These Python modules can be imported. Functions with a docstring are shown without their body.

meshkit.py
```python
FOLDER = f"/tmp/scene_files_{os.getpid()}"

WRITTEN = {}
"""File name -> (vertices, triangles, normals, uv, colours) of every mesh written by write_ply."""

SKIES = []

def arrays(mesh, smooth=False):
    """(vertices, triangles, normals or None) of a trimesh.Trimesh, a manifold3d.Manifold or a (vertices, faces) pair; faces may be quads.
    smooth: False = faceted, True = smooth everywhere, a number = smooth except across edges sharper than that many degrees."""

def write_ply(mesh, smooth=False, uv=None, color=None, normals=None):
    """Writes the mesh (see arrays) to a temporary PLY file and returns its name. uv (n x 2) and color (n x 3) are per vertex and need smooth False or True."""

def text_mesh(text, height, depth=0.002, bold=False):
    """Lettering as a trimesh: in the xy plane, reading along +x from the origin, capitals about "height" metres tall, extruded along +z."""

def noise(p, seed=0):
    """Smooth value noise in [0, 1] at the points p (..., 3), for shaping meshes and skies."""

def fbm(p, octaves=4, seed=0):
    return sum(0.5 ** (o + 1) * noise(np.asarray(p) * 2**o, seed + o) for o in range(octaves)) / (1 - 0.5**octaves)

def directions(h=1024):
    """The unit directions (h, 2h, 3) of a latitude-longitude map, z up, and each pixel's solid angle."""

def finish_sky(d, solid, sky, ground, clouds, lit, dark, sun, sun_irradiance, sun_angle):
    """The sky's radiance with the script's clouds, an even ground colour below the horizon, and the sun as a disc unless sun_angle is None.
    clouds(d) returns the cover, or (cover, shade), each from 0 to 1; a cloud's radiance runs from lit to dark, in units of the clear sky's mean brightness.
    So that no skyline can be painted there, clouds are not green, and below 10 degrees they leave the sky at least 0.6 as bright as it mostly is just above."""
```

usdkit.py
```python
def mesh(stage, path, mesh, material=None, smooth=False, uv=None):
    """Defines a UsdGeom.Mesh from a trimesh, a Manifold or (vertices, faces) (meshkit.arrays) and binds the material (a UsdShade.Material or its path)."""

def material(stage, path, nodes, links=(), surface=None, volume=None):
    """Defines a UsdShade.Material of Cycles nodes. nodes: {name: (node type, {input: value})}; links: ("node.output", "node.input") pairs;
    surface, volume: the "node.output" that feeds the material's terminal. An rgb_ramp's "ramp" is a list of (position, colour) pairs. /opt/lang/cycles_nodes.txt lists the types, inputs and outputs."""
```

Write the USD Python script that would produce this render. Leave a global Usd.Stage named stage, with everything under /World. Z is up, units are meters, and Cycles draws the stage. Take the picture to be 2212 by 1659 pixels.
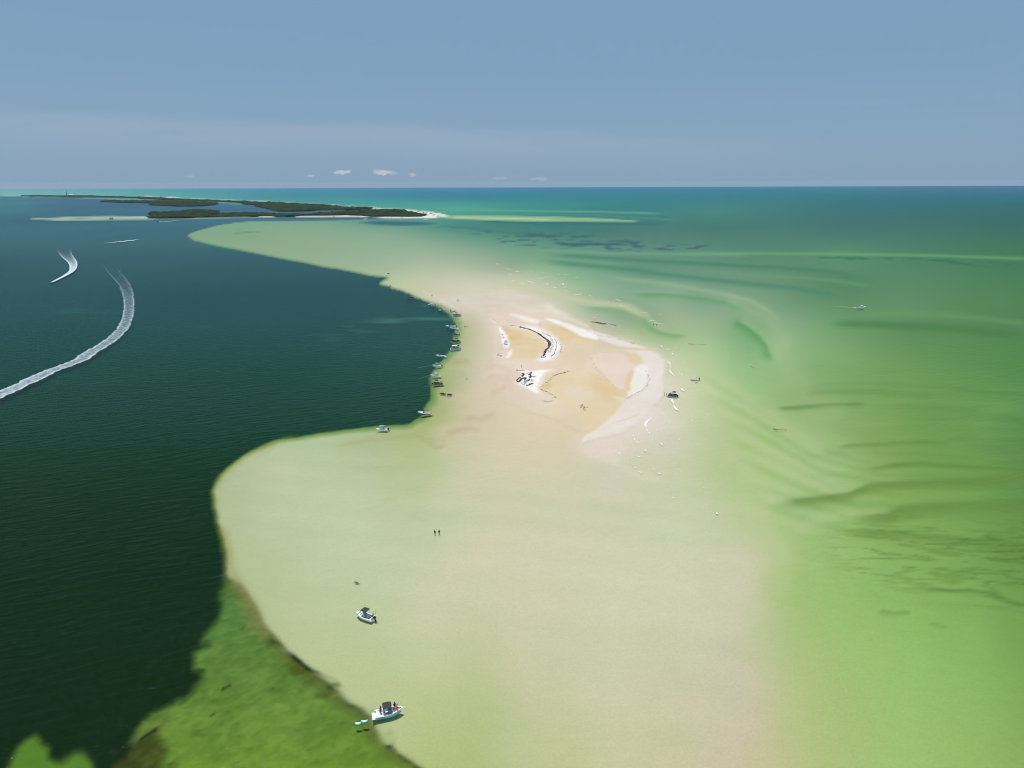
import math, random
import numpy as np
import trimesh, usdkit, meshkit
from scipy.interpolate import RBFInterpolator
from pxr import Usd, UsdGeom, UsdLux, UsdShade, Gf, Sdf, Vt

stage = Usd.Stage.CreateInMemory()
UsdGeom.SetStageUpAxis(stage, 'Z')
world = UsdGeom.Xform.Define(stage, '/World')
stage.SetDefaultPrim(world.GetPrim())

# ------------------------------------------------------------------ camera (a drone 100 m above the water, looking north)
EYE_H = 100.0
PITCH, ROLL = math.radians(15.77), math.radians(0.19)
fwd = np.array([0, math.cos(PITCH), -math.sin(PITCH)])
r0 = np.array([1.0, 0, 0])
u0 = np.cross(r0, fwd)
rgt = r0 * math.cos(ROLL) - u0 * math.sin(ROLL)
upv = u0 * math.cos(ROLL) + r0 * math.sin(ROLL)
cam = UsdGeom.Camera.Define(stage, '/World/camera')
cam.AddTransformOp().Set(Gf.Matrix4d(*[*rgt, 0, *upv, 0, *(-fwd), 0, 0, 0, EYE_H, 1]))
cam.CreateHorizontalApertureAttr(36.0)
cam.CreateFocalLengthAttr(25.0)
cam.CreateClippingRangeAttr(Gf.Vec2f(1, 90000))
cam.CreateExposureAttr(0.0)

# ------------------------------------------------------------------ node helper
class Nodes:
    def __init__(self):
        self.n, self.l, self.k = {}, [], 0

    def __call__(self, kind, out, **inputs):
        self.k += 1
        name = f'n{self.k}'
        vals = {}
        for key, v in inputs.items():
            if isinstance(v, Ref):
                self.l.append((v.s, f'{name}.{key}'))
            else:
                vals[key] = v
        self.n[name] = (kind, vals)
        return Ref(f'{name}.{out}')

    def math(self, op, a, b=0.0, c=0.0, clamp=False):
        return self('math', 'value', math_type=op, value1=a, value2=b, value3=c, use_clamp=clamp)

    def mat(self, name, surface=None, volume=None):
        return usdkit.material(stage, f'/World/Looks/{name}', self.n, self.l, surface=surface.s if surface else None, volume=volume.s if volume else None)


class Ref:
    def __init__(self, s):
        self.s = s


# ------------------------------------------------------------------ sun and sky
SUN_EL, SUN_AZ = math.radians(80), math.radians(-42)
sun_dir = np.array([math.cos(SUN_EL) * math.sin(SUN_AZ), math.cos(SUN_EL) * math.cos(SUN_AZ), math.sin(SUN_EL)])
sun = UsdLux.DistantLight.Define(stage, '/World/sun')
sun.CreateIntensityAttr(1.0)
sun.CreateNormalizeAttr(True)
sun.CreateAngleAttr(0.5)
sun.CreateColorAttr(Gf.Vec3f(1, 0.965, 0.91))
sx_ = np.cross([0, 1, 0], sun_dir)
sx_ /= np.linalg.norm(sx_)
sy_ = np.cross(sun_dir, sx_)
sun.AddTransformOp().Set(Gf.Matrix4d(*[*sx_, 0, *sy_, 0, *sun_dir, 0, 0, 0, 0, 1]))


def lin(c):
    c = np.asarray(c, float) / 255.0
    return np.where(c <= 0.04045, c / 12.92, ((c + 0.055) / 1.055) ** 2.4)


def make_sky():
    N = Nodes()
    d = N('texture_coordinate', 'generated')
    sep = N('separate_xyz', 'x', vector=d)
    base = sep.s.split('.')[0]
    X, Y, Z = Ref(base + '.x'), Ref(base + '.y'), Ref(base + '.z')
    sky = N('sky_texture', 'color', sky_type='single_scattering', sun_disc=False, sun_elevation=SUN_EL, sun_rotation=math.atan2(sun_dir[0], sun_dir[1]), aerosol_density=0.6, ozone_density=2.0)
    # a thin, even summer haze veils the clear sky
    scale = N('mix', 'color', mix_type='multiply', fac=1.0, color1=sky, color2=(0.1, 0.1, 0.1))
    col = N('mix', 'color', mix_type='mix', fac=0.86, color1=scale, color2=SKY_VEIL)
    az = N.math('arctan2', X, Y)
    hor = N.math('sqrt', N.math('add', N.math('multiply', X, X), N.math('multiply', Y, Y)))
    el = N.math('arctan2', Z, hor)
    # one long soft streak of high cloud
    def streak(a0, a1, el_left, el_mid, el_right, half):
        t = N('map_range', 'result', value=az, from_min=a0, from_max=a1, to_min=0.0, to_max=1.0, clamp=True)
        ce = N('rgb_ramp', 'color', ramp=[(0, (el_left * 5,) * 3), (0.5, (el_mid * 5,) * 3), (1, (el_right * 5,) * 3)], fac=t)
        ce = N.math('multiply', N('rgb_to_bw', 'val', color=ce), 0.2)
        wn = N('noise_texture', 'fac', vector=N('mapping', 'vector', vector=d, scale=(5.0, 5.0, 30.0)), scale=1.0, detail=3.0, roughness=0.55)
        ce = N.math('add', ce, N.math('multiply', N.math('subtract', wn, 0.5), 0.022))
        q = N.math('divide', N.math('subtract', el, ce), half)
        up = N('map_range', 'result', range_type='smoothstep', value=q, from_min=1.0, from_max=0.25, to_min=0.0, to_max=1.0, clamp=True)
        dn = N('map_range', 'result', range_type='smoothstep', value=q, from_min=-2.0, from_max=0.1, to_min=0.0, to_max=1.0, clamp=True)
        ends = N('rgb_ramp', 'color', ramp=[(0, (0.85,) * 3), (0.55, (1, 1, 1)), (0.85, (0.5,) * 3), (1, (0, 0, 0))], fac=t)
        m = N.math('multiply', N.math('multiply', up, dn), N('rgb_to_bw', 'val', color=ends))
        tex = N('noise_texture', 'fac', vector=N('mapping', 'vector', vector=d, scale=(9.0, 9.0, 60.0)), scale=1.0, detail=4.0, roughness=0.6)
        return N.math('multiply', m, N.math('add', 0.45, N.math('multiply', tex, 0.8)))
    band = N.math('multiply', streak(-0.72, 0.42, STREAK[0], STREAK[1], STREAK[2], 0.021), 0.8, clamp=True)
    col = N('mix', 'color', mix_type='mix', fac=band, color1=col, color2=tuple(lin((154, 172, 194))))
    # a few small fair-weather puffs low over the horizon
    wn = N('noise_texture', 'color', vector=N('mapping', 'vector', vector=d, scale=(150.0, 150.0, 260.0)), scale=1.0, detail=3.0, roughness=0.6)
    wsep = N('separate_xyz', 'x', vector=wn).s.split('.')[0]
    for (pu, pv, w, h, op) in PUFFS:
        ca, ce = sky_angles(pu, pv)
        da = N.math('divide', N.math('add', N.math('subtract', az, ca), N.math('multiply', N.math('subtract', Ref(wsep + '.x'), 0.5), w * 1.6)), w)
        de = N.math('divide', N.math('add', N.math('subtract', el, ce), N.math('multiply', N.math('subtract', Ref(wsep + '.y'), 0.5), h * 2.6)), h)
        rr = N.math('add', N.math('multiply', da, da), N.math('multiply', de, de))
        m = N('map_range', 'result', range_type='smoothstep', value=rr, from_min=1.0, from_max=0.15, to_min=0.0, to_max=op, clamp=True)
        col = N('mix', 'color', mix_type='mix', fac=m, color1=col, color2=tuple(lin((188, 196, 203))))
    bg = N('background_shader', 'background', color=col, strength=1.0)
    dome = UsdLux.DomeLight.Define(stage, '/World/sky')
    UsdShade.MaterialBindingAPI.Apply(dome.GetPrim()).Bind(N.mat('sky', bg))
    dome.GetPrim().SetCustomDataByKey('kind', 'structure')
    dome.GetPrim().SetCustomDataByKey('label', 'hazy pale blue summer sky with one long thin cloud streak')


# ------------------------------------------------------------------ survey: bearings read off the photograph (x, y in its 2212 x 1659 view) laid on the sea level plane
FV = 36.0 and 2212 * 25.0 / 36.0


def ray(x, y):
    x, y = np.asarray(x, float), np.asarray(y, float)
    d = fwd + ((x - 1106) / FV)[..., None] * rgt + ((829.5 - y) / FV)[..., None] * upv
    return d


def ground(x, y, z=0.0):
    d = ray(x, y)
    t = (EYE_H - z) / np.maximum(-d[..., 2], 1e-6)
    p = d * t[..., None]
    p[..., 2] = z
    return p


def sight(p):
    q = np.asarray(p, float) - [0, 0, EYE_H]
    zc = q @ fwd
    return 1106 + FV * (q @ rgt) / zc, 829.5 - FV * (q @ upv) / zc


def sky_angles(x, y):
    d = ray(x, y)
    return math.atan2(d[0], d[1]), math.atan2(d[2], math.hypot(d[0], d[1]))


CROPS = dict(A=(1340, 840, 5.53), B=(1640, 840, 4.608), C=(1840, 1180, 1.746), D=(1840, 500, 2.212), E=(1340, 600, 2.91), F=(0, 1580, 3.016), G=(700, 440, 3.16),
             H=(60, 500, 6.144), I=(400, 530, 6.144), J=(720, 540, 6.144), K=(1000, 560, 7.373), L=(500, 1180, 1.58), M=(1500, 1100, 3.607), N=(1100, 740, 2.9625),
             O=(500, 600, 2.765), P=(0, 640, 3.16), Q=(0, 1000, 2.5925), R=(0, 620, 3.19))
S0 = 2212 / 2840


def cr(key, pts):
    x0, y0, s = CROPS[key]
    return [((x0 + a / s) * S0, (y0 + b / s) * S0) for a, b in pts]


def px(pts):
    return [(a * S0, b * S0) for a, b in pts]


SKY_VEIL = tuple(lin((124, 158, 188)))
STREAK = (sky_angles(0, 262)[1], sky_angles(1000, 296)[1], sky_angles(1750, 326)[1])
PUFFS = [(738, 372.5, 0.0115, 0.0036, 0.95), (751, 369.5, 0.005, 0.003, 0.9), (826, 372.5, 0.014, 0.0042, 0.95), (846, 374, 0.008, 0.003, 0.45), (891, 378, 0.006, 0.003, 0.6), (672, 380, 0.006, 0.0025, 0.5), (1080, 385, 0.012, 0.0022, 0.3), (1165, 386, 0.02, 0.003, 0.3), (412, 382, 0.008, 0.002, 0.25)]
make_sky()
# ------------------------------------------------------------------ the sea floor and the sand: bed colour with water tint painted in, at each surveyed point
# observed tone (sRGB) at points (x, y) of the open gulf, the shoals and the beach
TONES = [
    # open gulf, far
    (50, 406, 96, 163, 172), (200, 408, 90, 158, 168), (400, 409, 76, 148, 162), (700, 408, 70, 136, 165), (1000, 408, 66, 130, 163), (1400, 406, 60, 122, 154), (1820, 404, 54, 116, 150), (2172, 402, 48, 108, 146), (2600, 400, 48, 106, 145),
    (50, 415, 112, 176, 176), (250, 417, 98, 168, 170), (400, 422, 88, 160, 162), (600, 425, 72, 142, 155), (700, 430, 74, 146, 154), (900, 428, 64, 134, 150), (1040, 430, 62, 133, 146), (850, 442, 84, 160, 154),
    (1000, 452, 92, 172, 150), (1062, 448, 78, 154, 142), (1200, 448, 70, 144, 138), (1400, 440, 62, 130, 138), (1400, 422, 60, 128, 146), (1820, 418, 55, 122, 138), (1820, 442, 60, 124, 126), (2172, 418, 48, 112, 136), (2172, 442, 54, 117, 122), (2172, 470, 58, 118, 112), (2172, 495, 62, 119, 104), (2600, 442, 54, 117, 122),
    (1539, 459, 74, 144, 130), (1539, 495, 70, 130, 116), (1820, 470, 66, 124, 122), (1820, 495, 70, 124, 116), (1539, 530, 88, 146, 120), (1820, 530, 80, 142, 114), (1400, 480, 70, 134, 126), (1300, 500, 72, 130, 120), (1200, 500, 74, 132, 124), (1100, 500, 78, 134, 126), (1200, 486, 64, 124, 122),
    # gulf, middle
    (2172, 540, 72, 134, 94), (1820, 549, 102, 162, 116), (1820, 562, 82, 146, 108), (1820, 579, 100, 160, 114), (2172, 586, 74, 135, 90), (1644, 575, 98, 150, 115), (1820, 597, 84, 140, 100), (1820, 640, 92, 149, 100), (2172, 653, 80, 140, 82), (1961, 678, 96, 152, 98), (1961, 706, 84, 140, 84), (2172, 700, 76, 130, 78), (2172, 760, 80, 134, 76), (1785, 723, 112, 163, 106), (1679, 745, 140, 182, 128), (1700, 690, 126, 172, 122), (1640, 660, 132, 175, 130), (1720, 660, 108, 160, 112),
    (1500, 560, 100, 155, 125), (1400, 555, 105, 158, 130), (1300, 552, 112, 162, 135), (1250, 600, 135, 178, 145), (1350, 615, 128, 175, 138), (1468, 625, 140, 182, 142), (1539, 638, 140, 180, 140), (1400, 590, 98, 152, 122), (1539, 612, 112, 160, 128),
    (1627, 741, 108, 163, 106), (1600, 720, 112, 166, 110), (1574, 690, 128, 175, 122), (1503, 653, 118, 166, 128), (1503, 690, 146, 184, 136), (1530, 740, 152, 190, 138), (1574, 811, 158, 196, 138), (1679, 811, 138, 180, 120), (1700, 850, 132, 174, 112), (1820, 811, 118, 166, 100), (1996, 811, 98, 147, 82), (2172, 811, 78, 130, 72), (1609, 864, 156, 191, 130), (1785, 847, 118, 158, 94), (2000, 870, 102, 148, 82), (1785, 907, 138, 178, 110), (1961, 900, 115, 155, 86), (2172, 900, 102, 150, 82), (2172, 860, 92, 142, 80), (1503, 900, 186, 201, 156), (1540, 850, 175, 198, 145), (1520, 800, 182, 203, 152), (1580, 900, 168, 194, 138), (2600, 811, 72, 122, 68), (2600, 600, 66, 128, 86), (2600, 1200, 72, 112, 55),
    # inner gulf trough beside the sand
    (1250, 668, 152, 185, 150), (1320, 672, 130, 172, 132), (1380, 690, 132, 172, 128), (1340, 700, 150, 184, 140), (1400, 722, 150, 184, 132), (1440, 735, 152, 185, 132), (1440, 700, 168, 190, 152), (1460, 760, 186, 203, 160), (1480, 720, 165, 192, 145), (1300, 640, 165, 192, 158), (1380, 640, 150, 186, 148), (1450, 660, 155, 188, 146), (1200, 645, 204, 205, 184), (1200, 615, 180, 196, 162), (1130, 600, 196, 203, 174), (1178, 655, 212, 208, 192), (1240, 668, 200, 203, 178), (1290, 690, 196, 200, 172), (1350, 720, 196, 202, 172),
    # near right
    (1478, 1588, 198, 196, 152), (1612, 1521, 198, 190, 160), (1478, 1231, 204, 208, 170), (1612, 1231, 201, 201, 168), (1679, 1120, 180, 201, 146), (1700, 1250, 172, 192, 136), (1745, 1231, 152, 187, 112), (1835, 1365, 146, 187, 108), (1700, 1400, 168, 190, 132), (2013, 1276, 128, 170, 90), (2147, 1365, 124, 170, 92), (2147, 1588, 134, 174, 96), (1835, 1588, 158, 185, 114), (1968, 1477, 142, 184, 108), (1680, 1600, 186, 190, 140), (2191, 1200, 98, 140, 70), (2013, 1130, 120, 160, 88), (2191, 980, 84, 132, 76), (2172, 1060, 96, 142, 76), (1879, 1031, 136, 176, 104), (1879, 980, 124, 162, 94), (1745, 955, 146, 182, 120), (1745, 1010, 158, 190, 130), (1567, 1053, 188, 202, 152), (1455, 941, 205, 208, 178), (1640, 960, 172, 196, 138), (1640, 1060, 172, 196, 140), (1750, 1130, 150, 185, 122), (2000, 950, 108, 150, 82), (2600, 1500, 120, 155, 80),
    (1900, 1200, 132, 174, 98), (1600, 1350, 198, 200, 162), (1640, 1450, 190, 194, 154),
    # near shoal
    (520, 1060, 184, 194, 148), (600, 1050, 192, 202, 160), (560, 1150, 190, 199, 154), (700, 1000, 190, 203, 158), (800, 960, 180, 191, 143), (900, 930, 178, 186, 138), (1000, 930, 194, 191, 154), (1000, 1000, 200, 204, 162), (800, 1100, 198, 208, 168), (1000, 1150, 201, 208, 170), (1200, 1100, 206, 208, 174), (1300, 1050, 209, 208, 172), (1150, 1000, 209, 206, 168), (700, 1250, 194, 203, 158), (650, 1330, 190, 200, 148), (900, 1300, 199, 206, 164), (1100, 1300, 204, 207, 170), (1300, 1300, 205, 207, 172), (1500, 1350, 203, 204, 170), (750, 1420, 188, 199, 144), (900, 1450, 194, 203, 155), (1100, 1450, 199, 203, 162), (1300, 1500, 200, 203, 160), (900, 1580, 178, 193, 126), (1000, 1640, 174, 190, 122), (1200, 1640, 190, 198, 145), (1400, 1640, 196, 196, 148), (1400, 1150, 206, 209, 174), (1400, 1000, 208, 208, 176), (1340, 1020, 215, 208, 184), (560, 1250, 188, 196, 146),
    # lee shore
    (950, 835, 150, 174, 112), (975, 850, 182, 186, 146), (1010, 830, 203, 197, 172), (1045, 800, 220, 208, 192), (990, 715, 158, 178, 128), (1010, 705, 186, 188, 155), (1034, 695, 202, 196, 174), (1050, 740, 214, 204, 186), (965, 890, 165, 178, 124), (1000, 890, 195, 192, 156), (1060, 890, 210, 201, 176), (925, 912, 160, 180, 118), (1100, 920, 210, 202, 172), (1200, 930, 220, 208, 180), (1250, 960, 216, 206, 174), (1140, 870, 222, 209, 190),
    (900, 640, 196, 199, 172), (935, 652, 206, 200, 182), (990, 668, 218, 206, 194), (1000, 630, 210, 206, 188), (1000, 612, 202, 204, 180), (950, 620, 200, 203, 178), (870, 605, 190, 203, 168), (1050, 585, 186, 200, 166), (1000, 565, 174, 198, 158), (1100, 612, 203, 204, 181), (1150, 630, 208, 206, 188), (1040, 605, 203, 204, 182), (1080, 645, 217, 209, 197), (1120, 660, 224, 212, 200),
    (600, 500, 150, 187, 142), (470, 508, 146, 184, 138), (650, 550, 160, 191, 150), (750, 570, 168, 196, 154), (800, 540, 162, 193, 152), (800, 500, 150, 188, 150), (900, 520, 155, 190, 152), (1000, 535, 152, 185, 150), (1060, 555, 160, 190, 152), (1110, 575, 152, 182, 146), (850, 580, 180, 200, 162), (700, 482, 142, 184, 146), (600, 480, 142, 184, 144),
    (1050, 513, 98, 150, 130), (1110, 538, 118, 164, 138), (1160, 555, 126, 168, 140), (960, 492, 84, 145, 132), (800, 476, 95, 150, 135), (1040, 485, 74, 132, 126), (1180, 590, 150, 186, 150),
    # sand
    (1060, 690, 224, 211, 199), (1090, 720, 226, 213, 200), (1060, 770, 220, 208, 194), (1080, 830, 220, 205, 190), (1120, 690, 224, 211, 194), (1180, 690, 228, 216, 206), (1220, 720, 224, 206, 172), (1250, 790, 225, 208, 186), (1180, 860, 224, 212, 196), (1240, 900, 222, 206, 172), (1300, 900, 222, 204, 164), (1350, 900, 230, 221, 214), (1400, 850, 228, 220, 215), (1420, 800, 230, 220, 214), (1400, 760, 222, 214, 200), (1330, 770, 226, 212, 196), (1350, 730, 206, 206, 180), (1300, 940, 226, 215, 203), (1260, 880, 228, 212, 192),
]


def warp_y(y):
    return 210.0 * np.log(np.maximum(np.asarray(y, float) - 385.0, 4.0))


_t = np.array(TONES, float)
_up = (_t[:, 0] < 1180) & (_t[:, 1] > 474) & (_t[:, 1] < 600) & (_t[:, 3] > 175)
_t[_up, 2:] = _t[_up, 2:] * 0.93 + [-3, -3, 9]
_sh = (_t[:, 0] < 1620) & (_t[:, 1] > 940)
_t[_sh, 2:] += np.array([-2, -2, 6])
_t[_sh & (_t[:, 0] < 850), 2] -= 5
_fg = (_t[:, 0] > 1250) & (_t[:, 1] > 440) & (_t[:, 1] < 720)
_t[_fg, 2:] = _t[_fg, 2:].mean(1, keepdims=True) * 0.16 + _t[_fg, 2:] * 0.82 + [0, -1, 4]
_t[(_t[:, 0] > 1500) & (_t[:, 0] < 1900) & (_t[:, 1] > 680) & (_t[:, 1] < 960), 2:] += [12, 5, 13]
_t[(_t[:, 0] >= 1900) & (_t[:, 1] > 640), 2:] += [8, 6, 7]
_t[(_t[:, 0] > 1700) & (_t[:, 0] < 1900) & (_t[:, 1] >= 960), 2:] += [7, 3, 9]
_t[(_t[:, 0] > 1250) & (_t[:, 0] < 1700) & (_t[:, 1] > 1200), 2:] += [4, 3, 6]
_rbf = RBFInterpolator(np.stack([_t[:, 0] * 0.55, warp_y(_t[:, 1])], 1), _t[:, 2:], kernel='linear', smoothing=6.0)
_gx, _gy = np.linspace(-500, 2712, 402), np.linspace(warp_y(392), warp_y(2300), 300)
_gc = _rbf(np.stack(np.meshgrid(_gx * 0.55, _gy), -1).reshape(-1, 2)).reshape(len(_gy), len(_gx), 3)
from scipy.ndimage import map_coordinates, gaussian_filter
_gc = gaussian_filter(_gc, (1.6, 2.2, 0))


def base_tone(x, y):
    ix = (np.clip(x, _gx[0], _gx[-1]) - _gx[0]) / (_gx[1] - _gx[0])
    iy = (np.clip(warp_y(y), _gy[0], _gy[-1]) - _gy[0]) / (_gy[1] - _gy[0])
    return np.stack([map_coordinates(_gc[..., k], [iy, ix], order=1, mode='nearest') for k in range(3)], -1)


def line_dist(x, y, pts, closed=False):
    """distance to the polyline, how far along it (0..1), and on which side."""
    pts = np.asarray(pts, float)
    if closed:
        pts = np.vstack([pts, pts[:1]])
    best = np.full(x.shape, 1e9)
    along, side = np.zeros(x.shape), np.zeros(x.shape)
    seg = np.linalg.norm(np.diff(pts, axis=0), axis=1)
    cum = np.concatenate([[0], np.cumsum(seg)])
    for k in range(len(pts) - 1):
        a, b = pts[k], pts[k + 1]
        d = b - a
        L2 = max(d @ d, 1e-9)
        t = np.clip(((x - a[0]) * d[0] + (y - a[1]) * d[1]) / L2, 0, 1)
        q = np.hypot(x - a[0] - t * d[0], y - a[1] - t * d[1])
        m = q < best
        best[m] = q[m]
        along[m] = ((cum[k] + t * seg[k]) / cum[-1])[m]
        side[m] = np.sign(d[0] * (y - a[1]) - d[1] * (x - a[0]))[m]
    return best, along, side


def inside(x, y, pts):
    pts = np.asarray(pts, float)
    c = np.zeros(x.shape, bool)
    j = len(pts) - 1
    for i in range(len(pts)):
        (xi, yi), (xj, yj) = pts[i], pts[j]
        if yi != yj:
            c ^= ((yi > y) != (yj > y)) & (x < (xj - xi) * (y - yi) / (yj - yi) + xi)
        j = i
    return c


def smooth01(t):
    t = np.clip(t, 0, 1)
    return t * t * (3 - 2 * t)


class Floor:
    """tone and height of the ground at the points G (world x, y at sea level)."""

    def __init__(self, G):
        self.G = G
        P = np.column_stack([G, np.zeros(len(G))])
        self.x, self.y = sight(P)
        self.x = np.clip(self.x, -490, 2700)
        self.y = np.clip(np.where((self.y < 390) | (G[:, 1] < 20), 1900, self.y), 392, 2200)
        w = lambda s, seed, sy=1.0: meshkit.fbm(np.column_stack([G[:, 0] / s, G[:, 1] / (s * sy), np.zeros(len(G))]), 4, seed) - 0.5
        # edges wander by a metre or two on the ground; far off that is less than the survey can see
        dist = np.hypot(G[:, 1], EYE_H)
        scale = FV / dist
        self.wx, self.wy = w(9, 1) * 2.2 * scale + w(45, 7) * 6 * scale, (w(9, 2) * 2.2 + w(45, 8) * 6) * scale * EYE_H / dist
        wander = smooth01((self.y - 640) / 400)
        self.tone = base_tone(self.x + (w(60, 3) * 120 + w(17, 5) * 30 + w(30, 11) * 90) * wander, self.y + (w(60, 4) * 60 + w(17, 6) * 16) * wander)
        self.land = np.zeros(len(G))
        self.w = w

    def near(self, pts, pad):
        p = np.asarray(pts, float)
        return np.nonzero((self.x > p[:, 0].min() - pad) & (self.x < p[:, 0].max() + pad) & (self.y > p[:, 1].min() - pad) & (self.y < p[:, 1].max() + pad))[0]

    def cover(self, pts, soft=2.0, warp=1.0, soft_in=None):
        """0..1 mask of a patch with a soft, wandering rim."""
        i = self.near(pts, 4 * soft + 12)
        x, y = self.x[i] + self.wx[i] * warp, self.y[i] + self.wy[i] * warp
        d, _, _ = line_dist(x, y, pts, True)
        d = np.where(inside(x, y, pts), d, -d)
        return i, smooth01(0.5 + d / (2 * soft))

    def patch(self, pts, tone, soft=2.0, op=1.0, warp=1.0, land=None):
        i, m = self.cover(pts, soft, warp)
        m = m * op
        self.tone[i] += (np.asarray(tone, float) - self.tone[i]) * m[:, None]
        if land is not None:
            self.land[i] += (land - self.land[i]) * m
        return i, m

    def stroke(self, pts, tone, wl, wr=None, op=1.0, warp=1.0, taper=True, mult=False):
        """a band along a line: wl / wr = half widths on its two sides."""
        wr = wl if wr is None else wr
        i = self.near(pts, 2.5 * max(wl, wr) + 6)
        if not len(i):
            return
        x, y = self.x[i] + self.wx[i] * warp, self.y[i] + self.wy[i] * warp
        d, t, s = line_dist(x, y, pts)
        w = np.where(s > 0, wr, wl)
        m = np.exp(-(d / w) ** 2) * op
        if taper:
            m = m * smooth01(t / 0.12) * smooth01((1 - t) / 0.12)
        if mult:
            self.tone[i] *= 1 + (np.asarray(tone, float) - 1) * m[:, None]
        else:
            self.tone[i] += (np.asarray(tone, float) - self.tone[i]) * m[:, None]


SHELF = ([(405, 508), (409, 515), (420, 521), (445, 527), (470, 533), (505, 539), (540, 546), (580, 554), (620, 562), (660, 569), (700, 578), (730, 582), (760, 588), (800, 597), (835, 601), (828, 605), (818, 612), (824, 617), (836, 621), (848, 625), (866, 630), (890, 640), (905, 648), (925, 656), (950, 666), (968, 677), (978, 689), (981, 702), (980, 716), (976, 730), (977, 741), (975, 752), (967, 762), (957, 774), (950, 782), (944, 790), (936, 803), (930, 820), (931, 835), (933, 850), (930, 864), (922, 872), (918, 881), (917, 890), (908, 899), (893, 906), (884, 914), (868, 917), (850, 917), (820, 919), (795, 923), (765, 926), (740, 929), (715, 933)]
         + cr('I', []) + [(690, 936), (660, 942), (640, 946), (622, 947), (600, 951), (578, 958), (560, 965), (540, 974), (520, 985), (500, 999), (485, 1012), (472, 1026), (462, 1043), (454, 1062), (455, 1090), (462, 1120), (469, 1160), (477, 1200)]
         + cr('F', [(1872, 20), (1850, 130), (1815, 230), (1815, 330), (1805, 420), (1740, 500), (1690, 580), (1700, 610), (1755, 640), (1700, 660), (1645, 700), (1640, 760), (1640, 830), (1700, 870), (1700, 920), (1640, 1000), (1560, 1090), (1480, 1120), (1400, 1150), (1280, 1200), (1210, 1260), (1180, 1350), (1185, 1440), (1150, 1540), (1130, 1659)]) + [(285, 1900), (285, 2300), (-800, 2300)])
LEFT_WATER = [(-800, 420.5), (30, 423.5), (100, 425), (180, 428), (300, 433), (560, 443), (730, 447), (900, 456), (940, 468), (860, 471.5), (760, 475.5), (719, 476), (619, 476.8), (545, 478), (520, 480), (500, 482.5), (474, 486), (452, 492), (425, 499), (410, 505)] + SHELF
CHANNEL_TONE = np.array([[392, 78, 118, 145], [430, 74, 113, 140], [455, 72, 113, 136], [480, 70, 114, 130], [520, 68, 109, 122], [560, 65, 103, 113], [600, 61, 97, 105], [700, 52, 89, 92], [800, 41, 78, 76], [900, 36, 71, 63], [1000, 32, 63, 53], [1100, 29, 57, 42], [1250, 26, 51, 32], [1400, 25, 49, 30], [1550, 25, 46, 29], [2300, 24, 45, 27]], float)


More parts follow.
